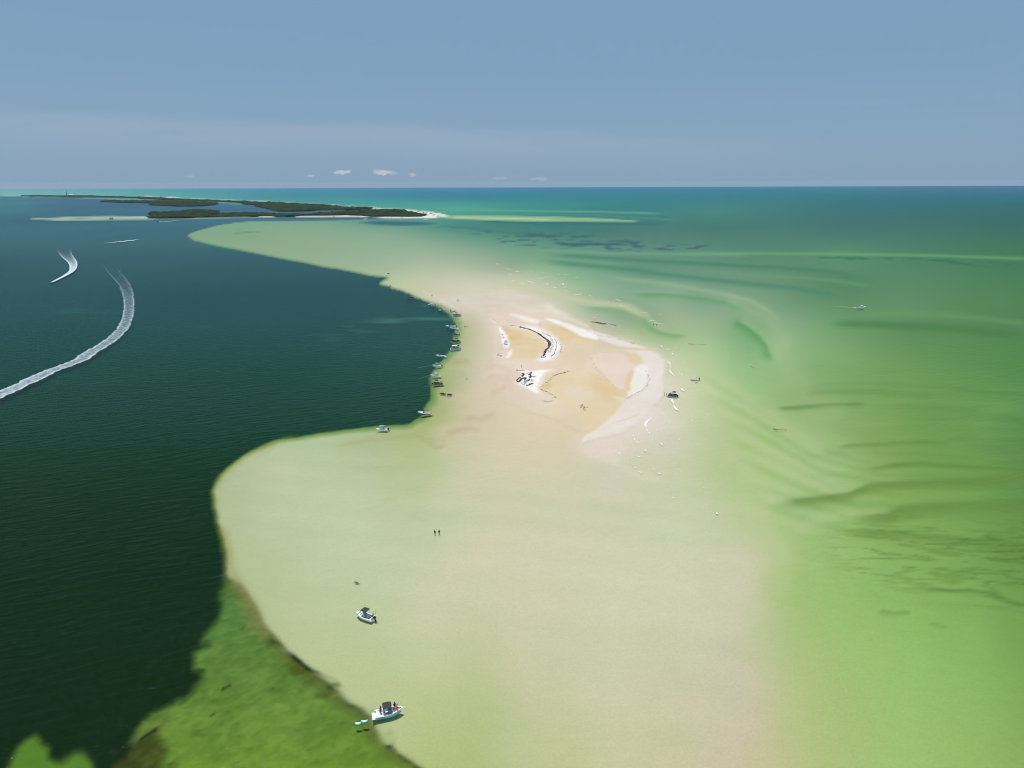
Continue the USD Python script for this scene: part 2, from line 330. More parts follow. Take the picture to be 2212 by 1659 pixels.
def paint(F):
    x, y, w = F.x, F.y, F.w
    lum = lambda i: F.tone[i].mean(1, keepdims=True)
    # --- lens of pale shallows off the island's point, and the patch of deep water in front of it
    F.patch([(930, 464), (1000, 465.5), (1100, 466), (1220, 468.5), (1310, 472), (1383, 477), (1370, 479.5), (1300, 479.2), (1200, 479), (1100, 477.6), (1040, 475.4), (980, 472.5), (930, 470.5)], (146, 186, 146), 1.3, 0.95, 0.3)
    F.stroke([(960, 469.5), (1040, 471), (1110, 472), (1200, 474.5)], (205, 212, 182), 1.6, op=0.7, warp=0.2)
    F.stroke([(1000, 453), (1150, 456), (1300, 458), (1450, 462)], (104, 172, 150), 2.0, op=0.8, warp=0.3)
    F.stroke([(1040, 461), (1150, 463), (1300, 466), (1420, 472), (1480, 478)], (80, 152, 138), 1.8, op=0.7, warp=0.3)
    F.stroke([(1020, 477.5), (1100, 480.5), (1200, 482.5), (1320, 483.5), (1450, 483)], (60, 118, 118), 2.2, op=0.85, warp=0.3)
    F.patch([(775, 481), (800, 478.5), (830, 477.5), (880, 478), (915, 480), (945, 483), (925, 485.5), (890, 487.5), (850, 487.5), (812, 485.5)], (68, 112, 130), 2.2, 0.95, 0.4)
    F.stroke([(940, 488), (1000, 491), (1060, 497), (1100, 503)], (72, 128, 126), 3, op=0.6)
    # --- seagrass flecks
    gr = meshkit.fbm(np.column_stack([F.G[:, 0] / 26, F.G[:, 1] / 38, np.full(len(x), 3.1)]), 4, 21)
    for pts, t0, tone, op in [
        (cr('E', [(100, 150), (300, 135), (700, 130), (950, 165), (1250, 200), (1600, 225), (2000, 245), (1950, 265), (1500, 275), (1100, 275), (800, 262), (400, 245), (120, 205)]), 0.52, (70, 106, 118), 0.85),
        (cr('D', [(950, 470), (1250, 470), (1700, 480), (2212, 520), (2212, 560), (1700, 515), (1300, 505), (1000, 500)]), 0.58, (62, 118, 88), 0.8),
        (cr('G', [(1600, 600), (2200, 610), (2212, 720), (1900, 650)]), 0.6, (70, 118, 122), 0.7),
        ([(475, 500), (520, 497), (560, 499), (575, 506), (540, 510), (500, 508)], 0.57, (98, 142, 118), 0.8)]:
        i, m = F.cover(pts, 5.0)
        k = smooth01((gr[i] - t0) / 0.08) * m * op
        F.tone[i] += (np.asarray(tone, float) - F.tone[i]) * k[:, None]
    # --- sand ridges and troughs of the gulf side
    F.stroke([(1430, 547), (1600, 548), (1820, 549.5), (2000, 552), (2300, 562)], (116, 172, 122), 4, 3, op=0.6)
    F.stroke(cr('E', [(300, 262), (500, 275), (800, 288), (1100, 300), (1500, 305), (2212, 315)]), (122, 174, 138), 3.5, 3, op=0.5)
    F.stroke(cr('E', [(450, 310), (700, 318), (1000, 335), (1400, 360)]) + [(1609, 574), (1720, 580), (1820, 589), (1880, 601)], (74, 130, 106), 4, 6, op=0.6)
    F.stroke(cr('E', [(380, 340), (550, 365), (900, 400), (1200, 425)]) + [(1433, 592), (1574, 608), (1700, 620), (1785, 634), (1850, 650)], (82, 138, 116), 5, 7, op=0.75)
    F.stroke([(1300, 597), (1433, 612), (1539, 630), (1620, 648), (1665, 672), (1690, 700)], (150, 187, 148), 5, 6, op=0.55)
    F.stroke(cr('D', [(-200, 700), (0, 700), (200, 718), (380, 750), (470, 785), (500, 815)]), (104, 160, 116), 3, 8, op=0.75)
    F.stroke([(1500, 585), (1650, 594), (1800, 606), (1900, 622)], (112, 165, 122), 4, 4, op=0.4)
    F.stroke(cr('D', [(420, 850), (500, 895), (580, 950), (630, 1005), (655, 1060), (675, 1110)]), (96, 156, 98), 2.5, 14, op=0.75)
    F.stroke(cr('D', [(460, 850), (540, 900), (625, 960), (665, 1010), (690, 1060), (720, 1110)]), (150, 190, 138), 12, 2.0, op=0.4)
    F.stroke(cr('B', [(-100, 55), (100, 55), (350, 62), (560, 95), (660, 150), (710, 225), (760, 300), (850, 365), (1000, 410), (1250, 430)]), (124, 170, 122), 1.8, 8, op=0.8)
    F.stroke(cr('B', [(300, 25), (560, 60), (720, 140), (770, 235), (860, 315), (1000, 360)]), (170, 194, 158), 6, 3, op=0.5)
    F.stroke(cr('D', [(1000, 880), (1300, 885), (1700, 905), (2212, 960)]), (72, 124, 76), 9, 9, op=0.55)
    F.stroke(cr('D', [(1150, 815), (1500, 812), (1900, 840), (2300, 890)]), (106, 160, 104), 7, 7, op=0.45)
    F.stroke(cr('D', [(850, 1310), (1000, 1300), (1300, 1300), (1700, 1330)]), (100, 142, 78), 7, 7, op=0.4)
    F.stroke(cr('D', [(700, 1400), (900, 1390), (1050, 1378), (1250, 1375)]), (94, 136, 72), 4, 6, op=0.55)
    F.stroke([(1040, 600), (1073, 606), (1178, 634), (1282, 655), (1351, 662), (1395, 684), (1412, 702)], (197, 203, 172), 9, 7, op=0.75)
    # wave-built bars: soft diagonal stripes fanning out from the point of the sand
    for k in range(14):
        a = 0.1 + 0.055 * k
        x0, y0 = 1490 + 12 * k, 800 + 24 * k
        F.stroke([(x0, y0), (x0 + 110, y0 + 60 - 2 * k), (x0 + 240, y0 + 150 - 7 * k), (x0 + 420, y0 + 215 - 14 * k)], [(0.88, 0.94, 0.84), (1.06, 1.03, 1.06)][k % 2], 7 + 0.5 * (k % 3), 8, op=0.42, warp=0.5, mult=True)
    for k in range(16):
        x0, y0 = 1540 + (k % 4) * 130, 830 + (k * 37) % 250
        F.stroke([(x0 + 150, y0 + 10), (x0 + 300, y0 - 2), (x0 + 470, y0 + 4), (x0 + 680, y0 + 26)], [(0.95, 0.965, 0.95), (1.05, 1.03, 1.03)][k % 2], 4.5, 6, op=0.6, warp=0.8, mult=True)
    for p, wd, op in [([(1470, 760), (1540, 800), (1620, 870), (1700, 930), (1800, 980)], 16, 0.45), ([(1480, 830), (1560, 900), (1650, 980), (1760, 1040), (1880, 1070)], 14, 0.45), ([(1480, 900), (1570, 980), (1660, 1060), (1740, 1120)], 16, 0.4), ([(1660, 720), (1700, 790), (1750, 850), (1840, 900)], 24, 0.18), ([(1560, 640), (1660, 690), (1720, 760)], 18, 0.2), ([(1700, 1150), (1760, 1125), (1830, 1110), (1930, 1105)], 12, 0.35), ([(1560, 1060), (1640, 1120), (1690, 1200), (1700, 1300)], 22, 0.35)]:
        F.stroke(p, (184, 200, 154), wd, wd, op=op, warp=1.0)
    # darker weed-strewn ripples, lower right
    for pts, wl, wr, op in [
        ([(830, 100), (1000, 88), (1250, 82), (1400, 95)], 2.5, 4, 0.5), ([(940, 222), (1100, 190), (1250, 180), (1480, 200), (1746, 215)], 3, 5, 0.7),
        ([(480, 405), (700, 360), (900, 335), (1000, 292), (1200, 278), (1500, 268), (1746, 240)], 5, 9, 0.75), ([(900, 445), (1100, 432), (1160, 400), (1300, 385), (1746, 372)], 6, 14, 0.75),
        ([(840, 530), (950, 512), (1200, 522), (1450, 545), (1746, 610)], 4, 10, 0.65), ([(1480, 535), (1570, 545), (1650, 562), (1746, 585)], 5, 8, 0.75), ([(1210, 768), (1300, 792), (1380, 800), (1480, 798), (1600, 815), (1746, 875)], 2.2, 3.5, 0.8), ([(1580, 770), (1660, 765), (1746, 775)], 2, 3, 0.5), ([(1040, 905), (1120, 918), (1210, 912)], 3, 4, 0.4), ([(1300, 965), (1400, 985)], 3, 4, 0.25)]:
        p = cr('C', pts)
        if pts[-1][0] == 1746:
            p = p + [(p[-1][0] + 300, p[-1][1] + 30)]
        F.stroke(p, (100, 136, 70), wl * 1.5, wr * 1.7, op=op * 0.85, warp=0.8)
    i, m = F.cover(cr('C', [(820, 560), (950, 480), (1300, 480), (2400, 560), (2400, 900), (1500, 840), (1100, 780), (900, 720)]), 60)
    fi = meshkit.fbm(np.column_stack([F.G[i, 0] / 13.0 + 0.02 * F.G[i, 1], F.G[i, 1] / 3.4 + 0.02 * F.G[i, 0], np.zeros(len(i))]), 4, 33)
    fi = 1 - np.abs(2 * fi - 1) * 2.2
    F.tone[i] *= 1 - (smooth01((fi - 0.5) / 0.5) * m)[:, None] * np.array([0.11, 0.10, 0.13])
    # --- faint ripple bars on the near shoal
    i, m = F.cover([(480, 960), (900, 940), (1300, 980), (1600, 1080), (1660, 1250), (1620, 1650), (900, 1640), (620, 1400), (500, 1200)], 60)
    rr = np.sin((F.G[i, 1] * 0.97 + F.G[i, 0] * 0.22 + 14 * w(60, 41)[i]) / 2.6) * (0.5 + w(40, 42)[i])
    F.tone[i] *= 1 + (rr * m * 0.012)[:, None] * np.array([1.0, 0.7, 1.2])
    bl = w(34, 51)[i]
    F.tone[i] += (bl * m)[:, None] * np.array([26, 5, 16.0])
    F.stroke(cr('L', [(1180, 90), (1100, 110), (1000, 50), (860, 70), (650, 95)]), (176, 172, 128), 5, 8, op=0.4, warp=2)
    F.stroke([(880, 905), (905, 925), (925, 945), (930, 975)], (172, 178, 130), 2, 2, op=0.5, warp=0.5)
    for p in [cr('N', [(380, 1370), (480, 1350), (600, 1330), (700, 1350)]), cr('N', [(560, 1240), (700, 1250), (850, 1190)]), cr('N', [(420, 780), (560, 772), (620, 790)]), cr('N', [(700, 835), (800, 820), (900, 850), (960, 870)]), cr('N', [(780, 1040), (850, 1000), (880, 985)]), cr('N', [(720, 900), (830, 905), (930, 915)])]:
        F.stroke(p, (0.95, 0.91, 0.89), 6, 8, op=0.6, warp=1.0, mult=True)
    # --- sand: pale dry crests, wet tan flats, shell-pink beach
    white, pale, tan, pink = (247, 245, 244), (234, 226, 221), (222, 204, 164), (229, 215, 203)
    L = 0.35
    dry = [(905, 646), (945, 645), (1010, 636), (1070, 632), (1120, 634), (1165, 645), (1200, 662), (1240, 678), (1290, 700), (1340, 724), (1385, 738), (1420, 750), (1440, 780), (1447, 810), (1440, 840), (1425, 865), (1408, 890), (1370, 920), (1330, 940), (1290, 950), (1270, 955), (1276, 935), (1250, 930), (1200, 905), (1150, 885), (1110, 870), (1080, 850), (1060, 820), (1058, 790), (1062, 760), (1060, 730), (1050, 710), (1030, 690), (1005, 674), (975, 664), (940, 655)]
    i, m = F.cover(dry, 9, 1.5)
    F.land[i] = np.maximum(F.land[i], m * L)
    F.stroke(cr('A', [(960, -30), (1000, 40), (1150, 130), (1400, 260), (1659, 400)]), (231, 222, 214), 6, 10, op=0.7)
    F.patch(cr('B', [(-60, 330), (0, 360), (120, 395), (250, 435), (400, 470), (560, 520), (680, 570), (600, 585), (450, 570), (300, 540), (150, 490), (0, 440), (-60, 410)]), pale, 3, 0.9)
    F.patch(cr('A', [(1000, 235), (1150, 255), (1300, 315), (1500, 405), (1659, 470), (1720, 500), (1730, 570), (1640, 560), (1500, 510), (1300, 425), (1150, 345), (1040, 275)]), white, 2.2, 0.85)
    F.patch(cr('A', [(420, 165), (600, 185), (760, 225), (880, 270), (860, 310), (740, 300), (600, 240), (480, 200)]), (242, 238, 234), 4, 0.9)
    F.patch(cr('A', [(850, 355), (940, 318), (1080, 330), (1180, 365), (1320, 445), (1500, 530), (1690, 610), (1660, 660), (1400, 630), (1220, 600), (1160, 540), (1050, 470), (930, 410)]), (225, 207, 170), 3.5, 0.9)
    F.stroke(cr('A', [(1120, 350), (1250, 430), (1400, 500), (1600, 575)]), (214, 192, 150), 1.5, 4, op=0.5)
    F.patch(cr('A', [(240, 362), (330, 358), (430, 375), (600, 415), (760, 470), (900, 560), (960, 620), (970, 690), (890, 760), (780, 850), (560, 870), (420, 880), (310, 890), (350, 820), (430, 740), (410, 680), (395, 600), (330, 500), (290, 430)]), (225, 208, 172), 3, 0.92)
    F.patch(cr('A', [(260, 365), (350, 375), (480, 430), (600, 470), (560, 570), (450, 590), (370, 530), (310, 450)]), (220, 194, 154), 8, 0.7)
    F.patch(cr('A', [(250, 365), (330, 365), (380, 420), (340, 470), (290, 430)]), (206, 180, 150), 3, 0.5)
    F.patch(cr('A', [(620, 500), (800, 520), (950, 640), (900, 700), (720, 680), (600, 600)]), (220, 204, 166), 12, 0.5)
    F.patch(cr('A', [(850, 360), (700, 352), (560, 340), (470, 340), (430, 352), (560, 392), (690, 425), (800, 470), (900, 540), (950, 590), (990, 650), (960, 700), (900, 780), (780, 870), (780, 900), (900, 912), (1040, 895), (1130, 840), (1190, 760), (1215, 680), (1205, 620), (1150, 555), (1050, 480)]), pale, 2.2, 0.9)
    F.patch(cr('A', [(590, 355), (700, 372), (850, 412), (1000, 488), (1110, 570), (1160, 625), (1165, 690), (1130, 770), (1080, 830), (980, 878), (840, 885), (905, 815), (985, 705), (1025, 655), (1005, 590), (945, 522), (850, 458), (740, 408), (640, 378)]), white, 1.4, 1.0)
    F.patch(cr('A', [(205, 355), (250, 375), (320, 490), (385, 590), (398, 660), (360, 690), (310, 680), (270, 560), (225, 430)]), (246, 244, 243), 1.6, 0.95)
    F.patch(cr('A', [(90, 245), (150, 265), (240, 310), (200, 305)]), white, 1.5, 0.8)
    F.patch(cr('A', [(325, 850), (375, 770), (440, 718), (465, 716), (430, 780), (385, 855)]), (244, 241, 239), 1.5, 0.9)
    F.patch(cr('A', [(450, 1000), (560, 1032), (760, 1042), (900, 1020), (1080, 1012), (1140, 1025), (980, 1070), (930, 1130), (895, 1230), (830, 1310), (920, 1410), (780, 1385), (620, 1320), (470, 1260), (430, 1215), (440, 1180), (520, 1150), (560, 1110), (520, 1060)]), pale, 2.2, 0.9)
    F.patch(cr('A', [(470, 1008), (560, 1040), (760, 1052), (900, 1032), (1060, 1022), (950, 1060), (890, 1115), (860, 1200), (800, 1290), (880, 1390), (780, 1362), (640, 1300), (500, 1240), (500, 1200), (560, 1150), (590, 1100), (540, 1060)]), (248, 247, 246), 1.4, 1.0)
    F.patch(cr('A', [(0, 1000), (300, 990), (470, 1020), (560, 1100), (450, 1180), (300, 1200), (100, 1180), (0, 1150)]), (223, 207, 192), 12, 0.6)
    # tan flat at the lower right
    F.patch(cr('A', [(865, 1325), (900, 1230), (960, 1130), (1100, 1085), (1330, 1060), (1500, 1090), (1640, 1150)]) + cr('B', [(60, 905), (200, 965), (330, 1085), (470, 1145), (440, 1230), (350, 1350), (250, 1470), (100, 1590), (0, 1650)]) + cr('A', [(1560, 1700), (1400, 1620), (1250, 1530), (1120, 1460), (1000, 1370)]), (226, 210, 177), 5, 0.9)
    F.patch(cr('A', [(870, 1320), (910, 1240), (1000, 1200), (1060, 1250), (1000, 1330), (930, 1345)]), (216, 198, 146), 5, 0.6)
    F.patch(cr('B', [(0, 890), (200, 960), (330, 1085), (470, 1150), (430, 1240), (250, 1230), (0, 1150)]), (221, 200, 158), 14, 0.55)
    F.patch(cr('A', [(1250, 1300), (1500, 1280), (1700, 1330), (1700, 1500), (1500, 1560), (1330, 1480)]), (226, 214, 196), 9, 0.7)
    F.patch(cr('B', [(40, 670), (130, 640), (380, 640), (520, 720), (545, 830), (545, 980), (520, 1100), (440, 1125), (330, 1075), (220, 970), (120, 870), (60, 750)]), pink, 2.2, 0.9)
    F.stroke(cr('B', [(40, 690), (60, 745), (120, 870), (220, 972), (330, 1078), (440, 1130)]), (206, 186, 152), 0.9, 1.0, op=0.7, taper=False)
    F.patch(cr('B', [(545, 830), (550, 980), (525, 1110), (430, 1130), (470, 1040), (490, 900)]), (222, 202, 160), 5, 0.85)
    F.patch(cr('B', [(370, 640), (560, 645), (640, 700), (650, 760), (560, 790), (470, 760), (490, 720), (440, 680)]), (222, 205, 170), 5, 0.8)
    F.stroke(cr('B', [(0, 510), (150, 540), (350, 575), (600, 592), (850, 590)]), (222, 203, 172), 2, 3, op=0.8)
    # right-hand beach ridge
    F.patch(cr('B', [(390, 600), (560, 605), (700, 600), (820, 640), (900, 720), (930, 850), (930, 1000), (960, 1080), (920, 1180), (840, 1260), (760, 1330), (720, 1450), (560, 1520), (350, 1600), (150, 1700), (-100, 1800), (-30, 1690), (100, 1600), (250, 1490), (360, 1350), (450, 1225), (490, 1150), (560, 1080), (600, 1000), (560, 860), (600, 790), (680, 760), (640, 690), (560, 640)]), (231, 224, 217), 3, 0.9)
    F.patch(cr('B', [(555, 830), (640, 790), (700, 790), (730, 870), (740, 980), (710, 1070), (630, 1130), (500, 1180), (420, 1260), (470, 1160), (540, 1090), (550, 980)]), (238, 236, 231), 2.5, 0.9)
    F.patch(cr('M', [(700, 0), (860, 0), (1150, 0), (1180, 60), (1120, 200), (1040, 260), (880, 330), (640, 440), (480, 430), (470, 390), (620, 310), (780, 190), (830, 80)]), (230, 223, 214), 3, 0.7)
    F.patch(cr('M', [(380, 520), (560, 440), (760, 380), (860, 420), (880, 500), (800, 580), (780, 680), (640, 640), (480, 580)]), (224, 214, 203), 9, 0.75)
    F.patch(cr('M', [(760, 600), (900, 700), (1050, 760), (1250, 850), (1000, 830), (820, 760)]), (214, 211, 188), 9, 0.7)
    F.patch(cr('A', [(-120, 60), (100, -40), (500, -60), (800, -40), (900, 40), (820, 60), (500, 40), (200, 90), (0, 150)]), (214, 208, 190), 6, 0.5)
    F.stroke(cr('O', [(1840, 560), (1920, 600), (2000, 640), (2080, 690), (2130, 710)]), (230, 218, 207), 1.2, 1.6, op=0.6, warp=0.4)
    # thin lines left by the ebb: weed and shell
    for p, tone, wd, op in [(cr('A', [(1170, 770), (1190, 700), (1205, 640), (1170, 580), (1120, 525)]), (205, 192, 180), 0.8, 0.6), (cr('A', [(880, 310), (860, 345), (880, 375)]), (205, 180, 140), 0.8, 0.5),
                            (cr('A', [(800, 1310), (870, 1400), (900, 1480), (920, 1520)]), (205, 186, 170), 0.8, 0.5), (cr('A', [(880, 1335), (1000, 1380), (1080, 1430), (1115, 1460), (1090, 1500), (1020, 1525), (920, 1515)]), (190, 172, 140), 0.6, 0.55),
                            (cr('A', [(450, 1190), (460, 1240), (640, 1320), (800, 1385)]), (228, 212, 202), 0.9, 0.6), (cr('A', [(500, 1060), (560, 1100), (545, 1140)]), (215, 196, 184), 0.8, 0.6),
                            (cr('A', [(890, 1110), (870, 1190), (810, 1280), (830, 1330)]), (228, 212, 205), 0.9, 0.7), (cr('A', [(1190, 640), (1185, 740), (1250, 790), (1340, 830)]), (200, 188, 170), 0.6, 0.5),
                            (cr('A', [(600, 570), (700, 560), (850, 590)]), (205, 182, 140), 1.0, 0.35), (cr('A', [(430, 640), (560, 625), (740, 600)]), (206, 184, 138), 0.9, 0.35),
                            (cr('B', [(940, 700), (1010, 830), (1020, 900)]), (238, 234, 230), 1.5, 0.5), (cr('B', [(820, 1290), (850, 1360), (930, 1440), (1000, 1510)]), (226, 224, 210), 1.0, 0.6), (cr('B', [(250, 1540), (450, 1490), (560, 1440), (640, 1410)]), (208, 190, 182), 1.0, 0.5),
                            (cr('B', [(430, 1260), (520, 1220), (620, 1160), (700, 1090), (745, 990), (700, 880)]), (216, 204, 196), 0.9, 0.5), (cr('A', [(1020, 160), (1000, 200), (1100, 165)]), (214, 202, 186), 1.2, 0.5), (cr('A', [(0, 940), (150, 960), (300, 990), (450, 1005)]), (222, 196, 182), 1.2, 0.5), (cr('A', [(140, 1380), (220, 1320), (320, 1290)]), (222, 196, 180), 1.5, 0.5), (cr('A', [(60, 1140), (140, 1120), (200, 1090)]), (214, 188, 170), 1.8, 0.5)]:
        F.stroke(p, tone, wd, op=op, warp=0.5)
    i, m = F.cover(dry, 30, 1.0)
    st = meshkit.fbm(np.column_stack([F.G[i, 0] / 16, F.G[i, 1] / 26, np.zeros(len(i))]), 5, 61) - 0.5
    F.tone[i] += (st * m)[:, None] * np.array([12, 17, 24.0])
    # --- algae green shelf between the channel and the near shoal, with its brown rim
    shoal_rim = cr('L', [(120, 285), (135, 380), (155, 500), (178, 600), (195, 660), (245, 715), (290, 775), (335, 840), (400, 915), (480, 1005), (540, 1060), (600, 1120), (650, 1165), (705, 1225), (780, 1280), (850, 1375), (900, 1420), (950, 1455), (1040, 1510)]) + [(960, 1690), (1100, 1800), (1100, 2300)]
    algae = cr('L', [(185, 650), (195, 660), (245, 715), (290, 775), (335, 840), (400, 915), (480, 1005), (540, 1060), (600, 1120), (650, 1165), (705, 1225), (780, 1280), (850, 1375), (900, 1420), (950, 1455), (1040, 1510)]) + [(960, 1690), (1100, 1800), (1100, 2300), (-800, 2300), (-100, 1640), (200, 1480), (360, 1420), (380, 1340), (430, 1262), (455, 1215), (478, 1225)]
    i, m = F.cover(algae, 9.0, 0.6)
    g = np.stack([np.interp(F.y[i], [1240, 1330, 1450, 1550, 1660], q) for q in ((82, 98, 106, 112, 116), (122, 137, 142, 146, 150), (64, 70, 68, 64, 60))], -1)
    g += w(7, 81)[i][:, None] * np.array([26, 24, 18]) + w(40, 82)[i][:, None] * np.array([36, 30, 16])
    F.tone[i] += (g - F.tone[i]) * m[:, None]
    F.stroke(shoal_rim[:5], (150, 152, 96), 12, 26, op=0.55, warp=0.7)
    F.stroke(cr('L', [(135, 300), (160, 210), (260, 130), (430, 75)]), (162, 162, 104), 10, 12, op=0.5, warp=1)
    F.stroke(cr('L', [(165, 420), (200, 600), (260, 730), (340, 860), (420, 960)]), (158, 156, 104), 14, 24, op=0.5, warp=0.7)
    F.stroke(shoal_rim[4:12], (112, 116, 62), 9, 15, op=0.55, warp=0.8)
    F.stroke(shoal_rim[9:17], (92, 106, 48), 12, 13, op=0.75, warp=0.9)
    F.stroke(shoal_rim[15:21], (96, 114, 48), 10, 12, op=0.75, warp=0.9)
    gb = w(5, 85)
    i, m = F.cover(cr('L', [(430, 960), (560, 1040), (720, 1200), (820, 1290), (960, 1440), (900, 1460), (760, 1340), (640, 1230), (480, 1080)]), 9, 2.0)
    F.tone[i] += (np.array([76, 88, 38.0]) - F.tone[i]) * (m * smooth01(0.5 + gb[i] * 3) * 0.7)[:, None]
    # --- the deep channel and the lagoon on the left
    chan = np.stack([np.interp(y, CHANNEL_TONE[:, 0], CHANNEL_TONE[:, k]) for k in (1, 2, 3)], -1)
    right_pale = smooth01((x - 300) / 700) * smooth01((y - 640) / 120) * smooth01((1000 - y) / 80)  # a little paler towards the right over the middle reach
    chan += right_pale[:, None] * np.array([4, 3, 2.0])
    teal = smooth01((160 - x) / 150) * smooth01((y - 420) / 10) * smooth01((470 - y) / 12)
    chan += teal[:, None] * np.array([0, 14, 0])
    i = F.near(LEFT_WATER, 40)
    # a green rim where the shelf drops away: wide and soft near by, a thin line far off
    sx, sy = F.x[i] + F.wx[i] * 0.5, F.y[i] + F.wy[i] * 0.5
    d, t, _ = line_dist(sx, sy, SHELF[:-3])
    ins = inside(sx, sy, LEFT_WATER)
    d = np.where(ins, -d, d)
    rimw = np.interp(sy, [500, 600, 640, 690, 800, 900, 935, 1000, 1200], [3, 4.5, 5, 15, 12, 14, 9, 7, 9])
    green = np.stack([np.interp(sy, [500, 640, 750, 900, 1000], q) for q in ((88, 112, 108, 96, 112), (140, 152, 148, 140, 142), (112, 112, 98, 78, 66))], -1)
    k = smooth01(1 - d / (1.6 * rimw)) * (d > -6) * 0.85 * smooth01((1235 - sy) / 50) * smooth01((sy - 505) / 14)
    F.tone[i] += (green - F.tone[i]) * k[:, None]
    soft = np.interp(sy, [480, 700, 900, 1000, 1100, 1250, 1400], [0.7, 1.2, 2.0, 4.0, 7.0, 11.0, 14.0])
    ragged = (w(6, 84)[i] * 9 + w(2.2, 86)[i] * 5) * (0.25 * smooth01((sy - 900) / 60) + 0.75 * smooth01((sy - 1150) / 250))
    d = d + ragged * 1.6
    m = smooth01(0.5 - d / (2 * soft))
    
    up = i[sy < 520]
    m_up = F.cover(LEFT_WATER, 0.7, 0.2)
    full = np.zeros(len(x))
    full[m_up[0]] = m_up[1]
    m = np.where(sy < 512, full[i], m)
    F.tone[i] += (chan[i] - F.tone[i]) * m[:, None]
    F.deep = np.zeros(len(x))
    F.deep[i] = m
    # lighter slicks and smudges of shallower bottom in the channel
    sm = meshkit.fbm(np.column_stack([F.G[:, 0] / 60, F.G[:, 1] / 30, np.full(len(x), 7.7)]), 5, 71)
    F.tone += (F.deep * smooth01((sm - 0.62) / 0.12) * smooth01((x + 100) / 700) * smooth01((950 - y) / 120) * smooth01((y - 620) / 60))[:, None] * np.array([15, 28, 18.0])
    sm2 = meshkit.fbm(np.column_stack([F.G[:, 0] / 260, F.G[:, 1] / 420, np.full(len(x), 2.2)]), 4, 72) - 0.5
    F.tone *= 1 + (F.deep * sm2 * 0.22)[:, None] * np.array([1.0, 0.8, 0.6])
    F.stroke([(160, 522), (260, 500), (340, 487)], (78, 120, 134), 3, 3, op=0.3, warp=0)
    F.patch([(598, 949), (612, 944), (628, 943), (640, 945), (620, 950)], (70, 110, 52), 2.5, 0.7)
    # brown weed and the bright bank, bottom left
    F.patch(cr('F', [(1200, 1290), (1380, 1210), (1480, 1260), (1400, 1400), (1290, 1480), (1190, 1420)]), (108, 132, 62), 14, 0.7, 2.0)
    F.patch(cr('F', [(1300, 1420), (1390, 1350), (1470, 1460), (1500, 1560), (1480, 1640), (1470, 1900), (1060, 1900), (1050, 1640), (1180, 1560), (1240, 1500)]), (66, 74, 36), 14, 0.85, 2.5)
    F.patch(cr('F', [(1280, 1540), (1420, 1570), (1440, 1700), (1260, 1700)]), (98, 112, 50), 12, 0.6, 2.0)
    bank = cr('F', [(95, 1700), (105, 1580), (125, 1470), (170, 1405), (250, 1370), (310, 1400), (350, 1440), (410, 1465), (445, 1500), (470, 1560), (520, 1590), (580, 1595), (640, 1572), (710, 1535), (780, 1535), (825, 1560), (850, 1600), (870, 1660), (880, 1900), (100, 1900)])
    dk = w(4.5, 95)
    i, m = F.cover(cr('F', [(1180, 1240), (1500, 1200), (1540, 1500), (1600, 2000), (1000, 2000), (1150, 1500)]), 22, 2.0)
    F.tone[i] *= 1 - (smooth01(0.4 + dk[i] * 3.0) * m)[:, None] * np.array([0.26, 0.25, 0.27])
    i, m = F.cover(algae, 20, 1.0)
    F.tone[i] *= 1 - ((smooth01((w(3.0, 96)[i] + 0.7 * w(11, 97)[i] - 0.02) / 0.4) * 0.5 + smooth01(0.5 + 2.2 * w(1.6, 98)[i]) * 0.5) * m * (1 - F.deep[i]))[:, None] * np.array([0.2, 0.15, 0.2])
    i, m = F.patch(bank, (88, 130, 48), 14.0, 1.0, 2.0)
    F.deep[i] *= 1 - m
    F.tone[i] += (w(8, 91)[i] * m)[:, None] * np.array([30, 30, 14])
    for p, o in [([(1600, 1110), (1650, 1060), (1700, 1030)], 0.7), ([(1560, 1150), (1610, 1090), (1690, 960)], 0.5), ([(1915, 1030), (1970, 1015), (2010, 985)], 0.7), ([(1820, 1290), (1860, 1250), (1900, 1225)], 0.5), ([(2060, 510), (2100, 480)], 0.5), ([(1700, 1410), (1760, 1400)], 0.4)]:
        F.stroke(cr('F', p), (60, 88, 40), 3, 4.5, op=o * 0.8, warp=2.2)
    # --- the far islands: soil under the mangroves and their white beaches
    soil = (66, 74, 58)
    for pts in ISLANDS:
        i, m = F.patch(pts, soil, 0.6, 1.0, 0.15, land=0.8)
        F.deep[i] *= 1 - m
    for pts, tone, wd, op in BEACH_LINES:
        i = F.near(pts, 4)
        F.stroke(pts, tone, wd, op=op, warp=0.1, taper=False)
    for pts, tone, soft, op in BEACHES:
        i, m = F.patch(pts, tone, soft, op, 0.15, land=0.5)
        F.deep[i] *= 1 - m
    F.stroke([(66, 471.5), (160, 470), (240, 468), (327, 468.5)], (176, 196, 172), 2.2, 3.0, op=0.0)
    F.patch([(66, 472.6), (85, 471), (123, 469.8), (161, 468.2), (199, 467.2), (237, 466.8), (330, 467.2), (330, 474.5), (237, 475), (154, 476.2), (135, 476.2), (97, 475)], (166, 188, 168), 0.8, 0.95, 0.15)
    F.stroke([(180, 468.4), (240, 467.8), (325, 469)], (212, 210, 192), 1.0, op=0.8, warp=0.1)
    F.stroke(cr('H', [(780, 665), (1000, 655), (1240, 660)]), (96, 134, 138), 0.7, op=0.8, warp=0.1)


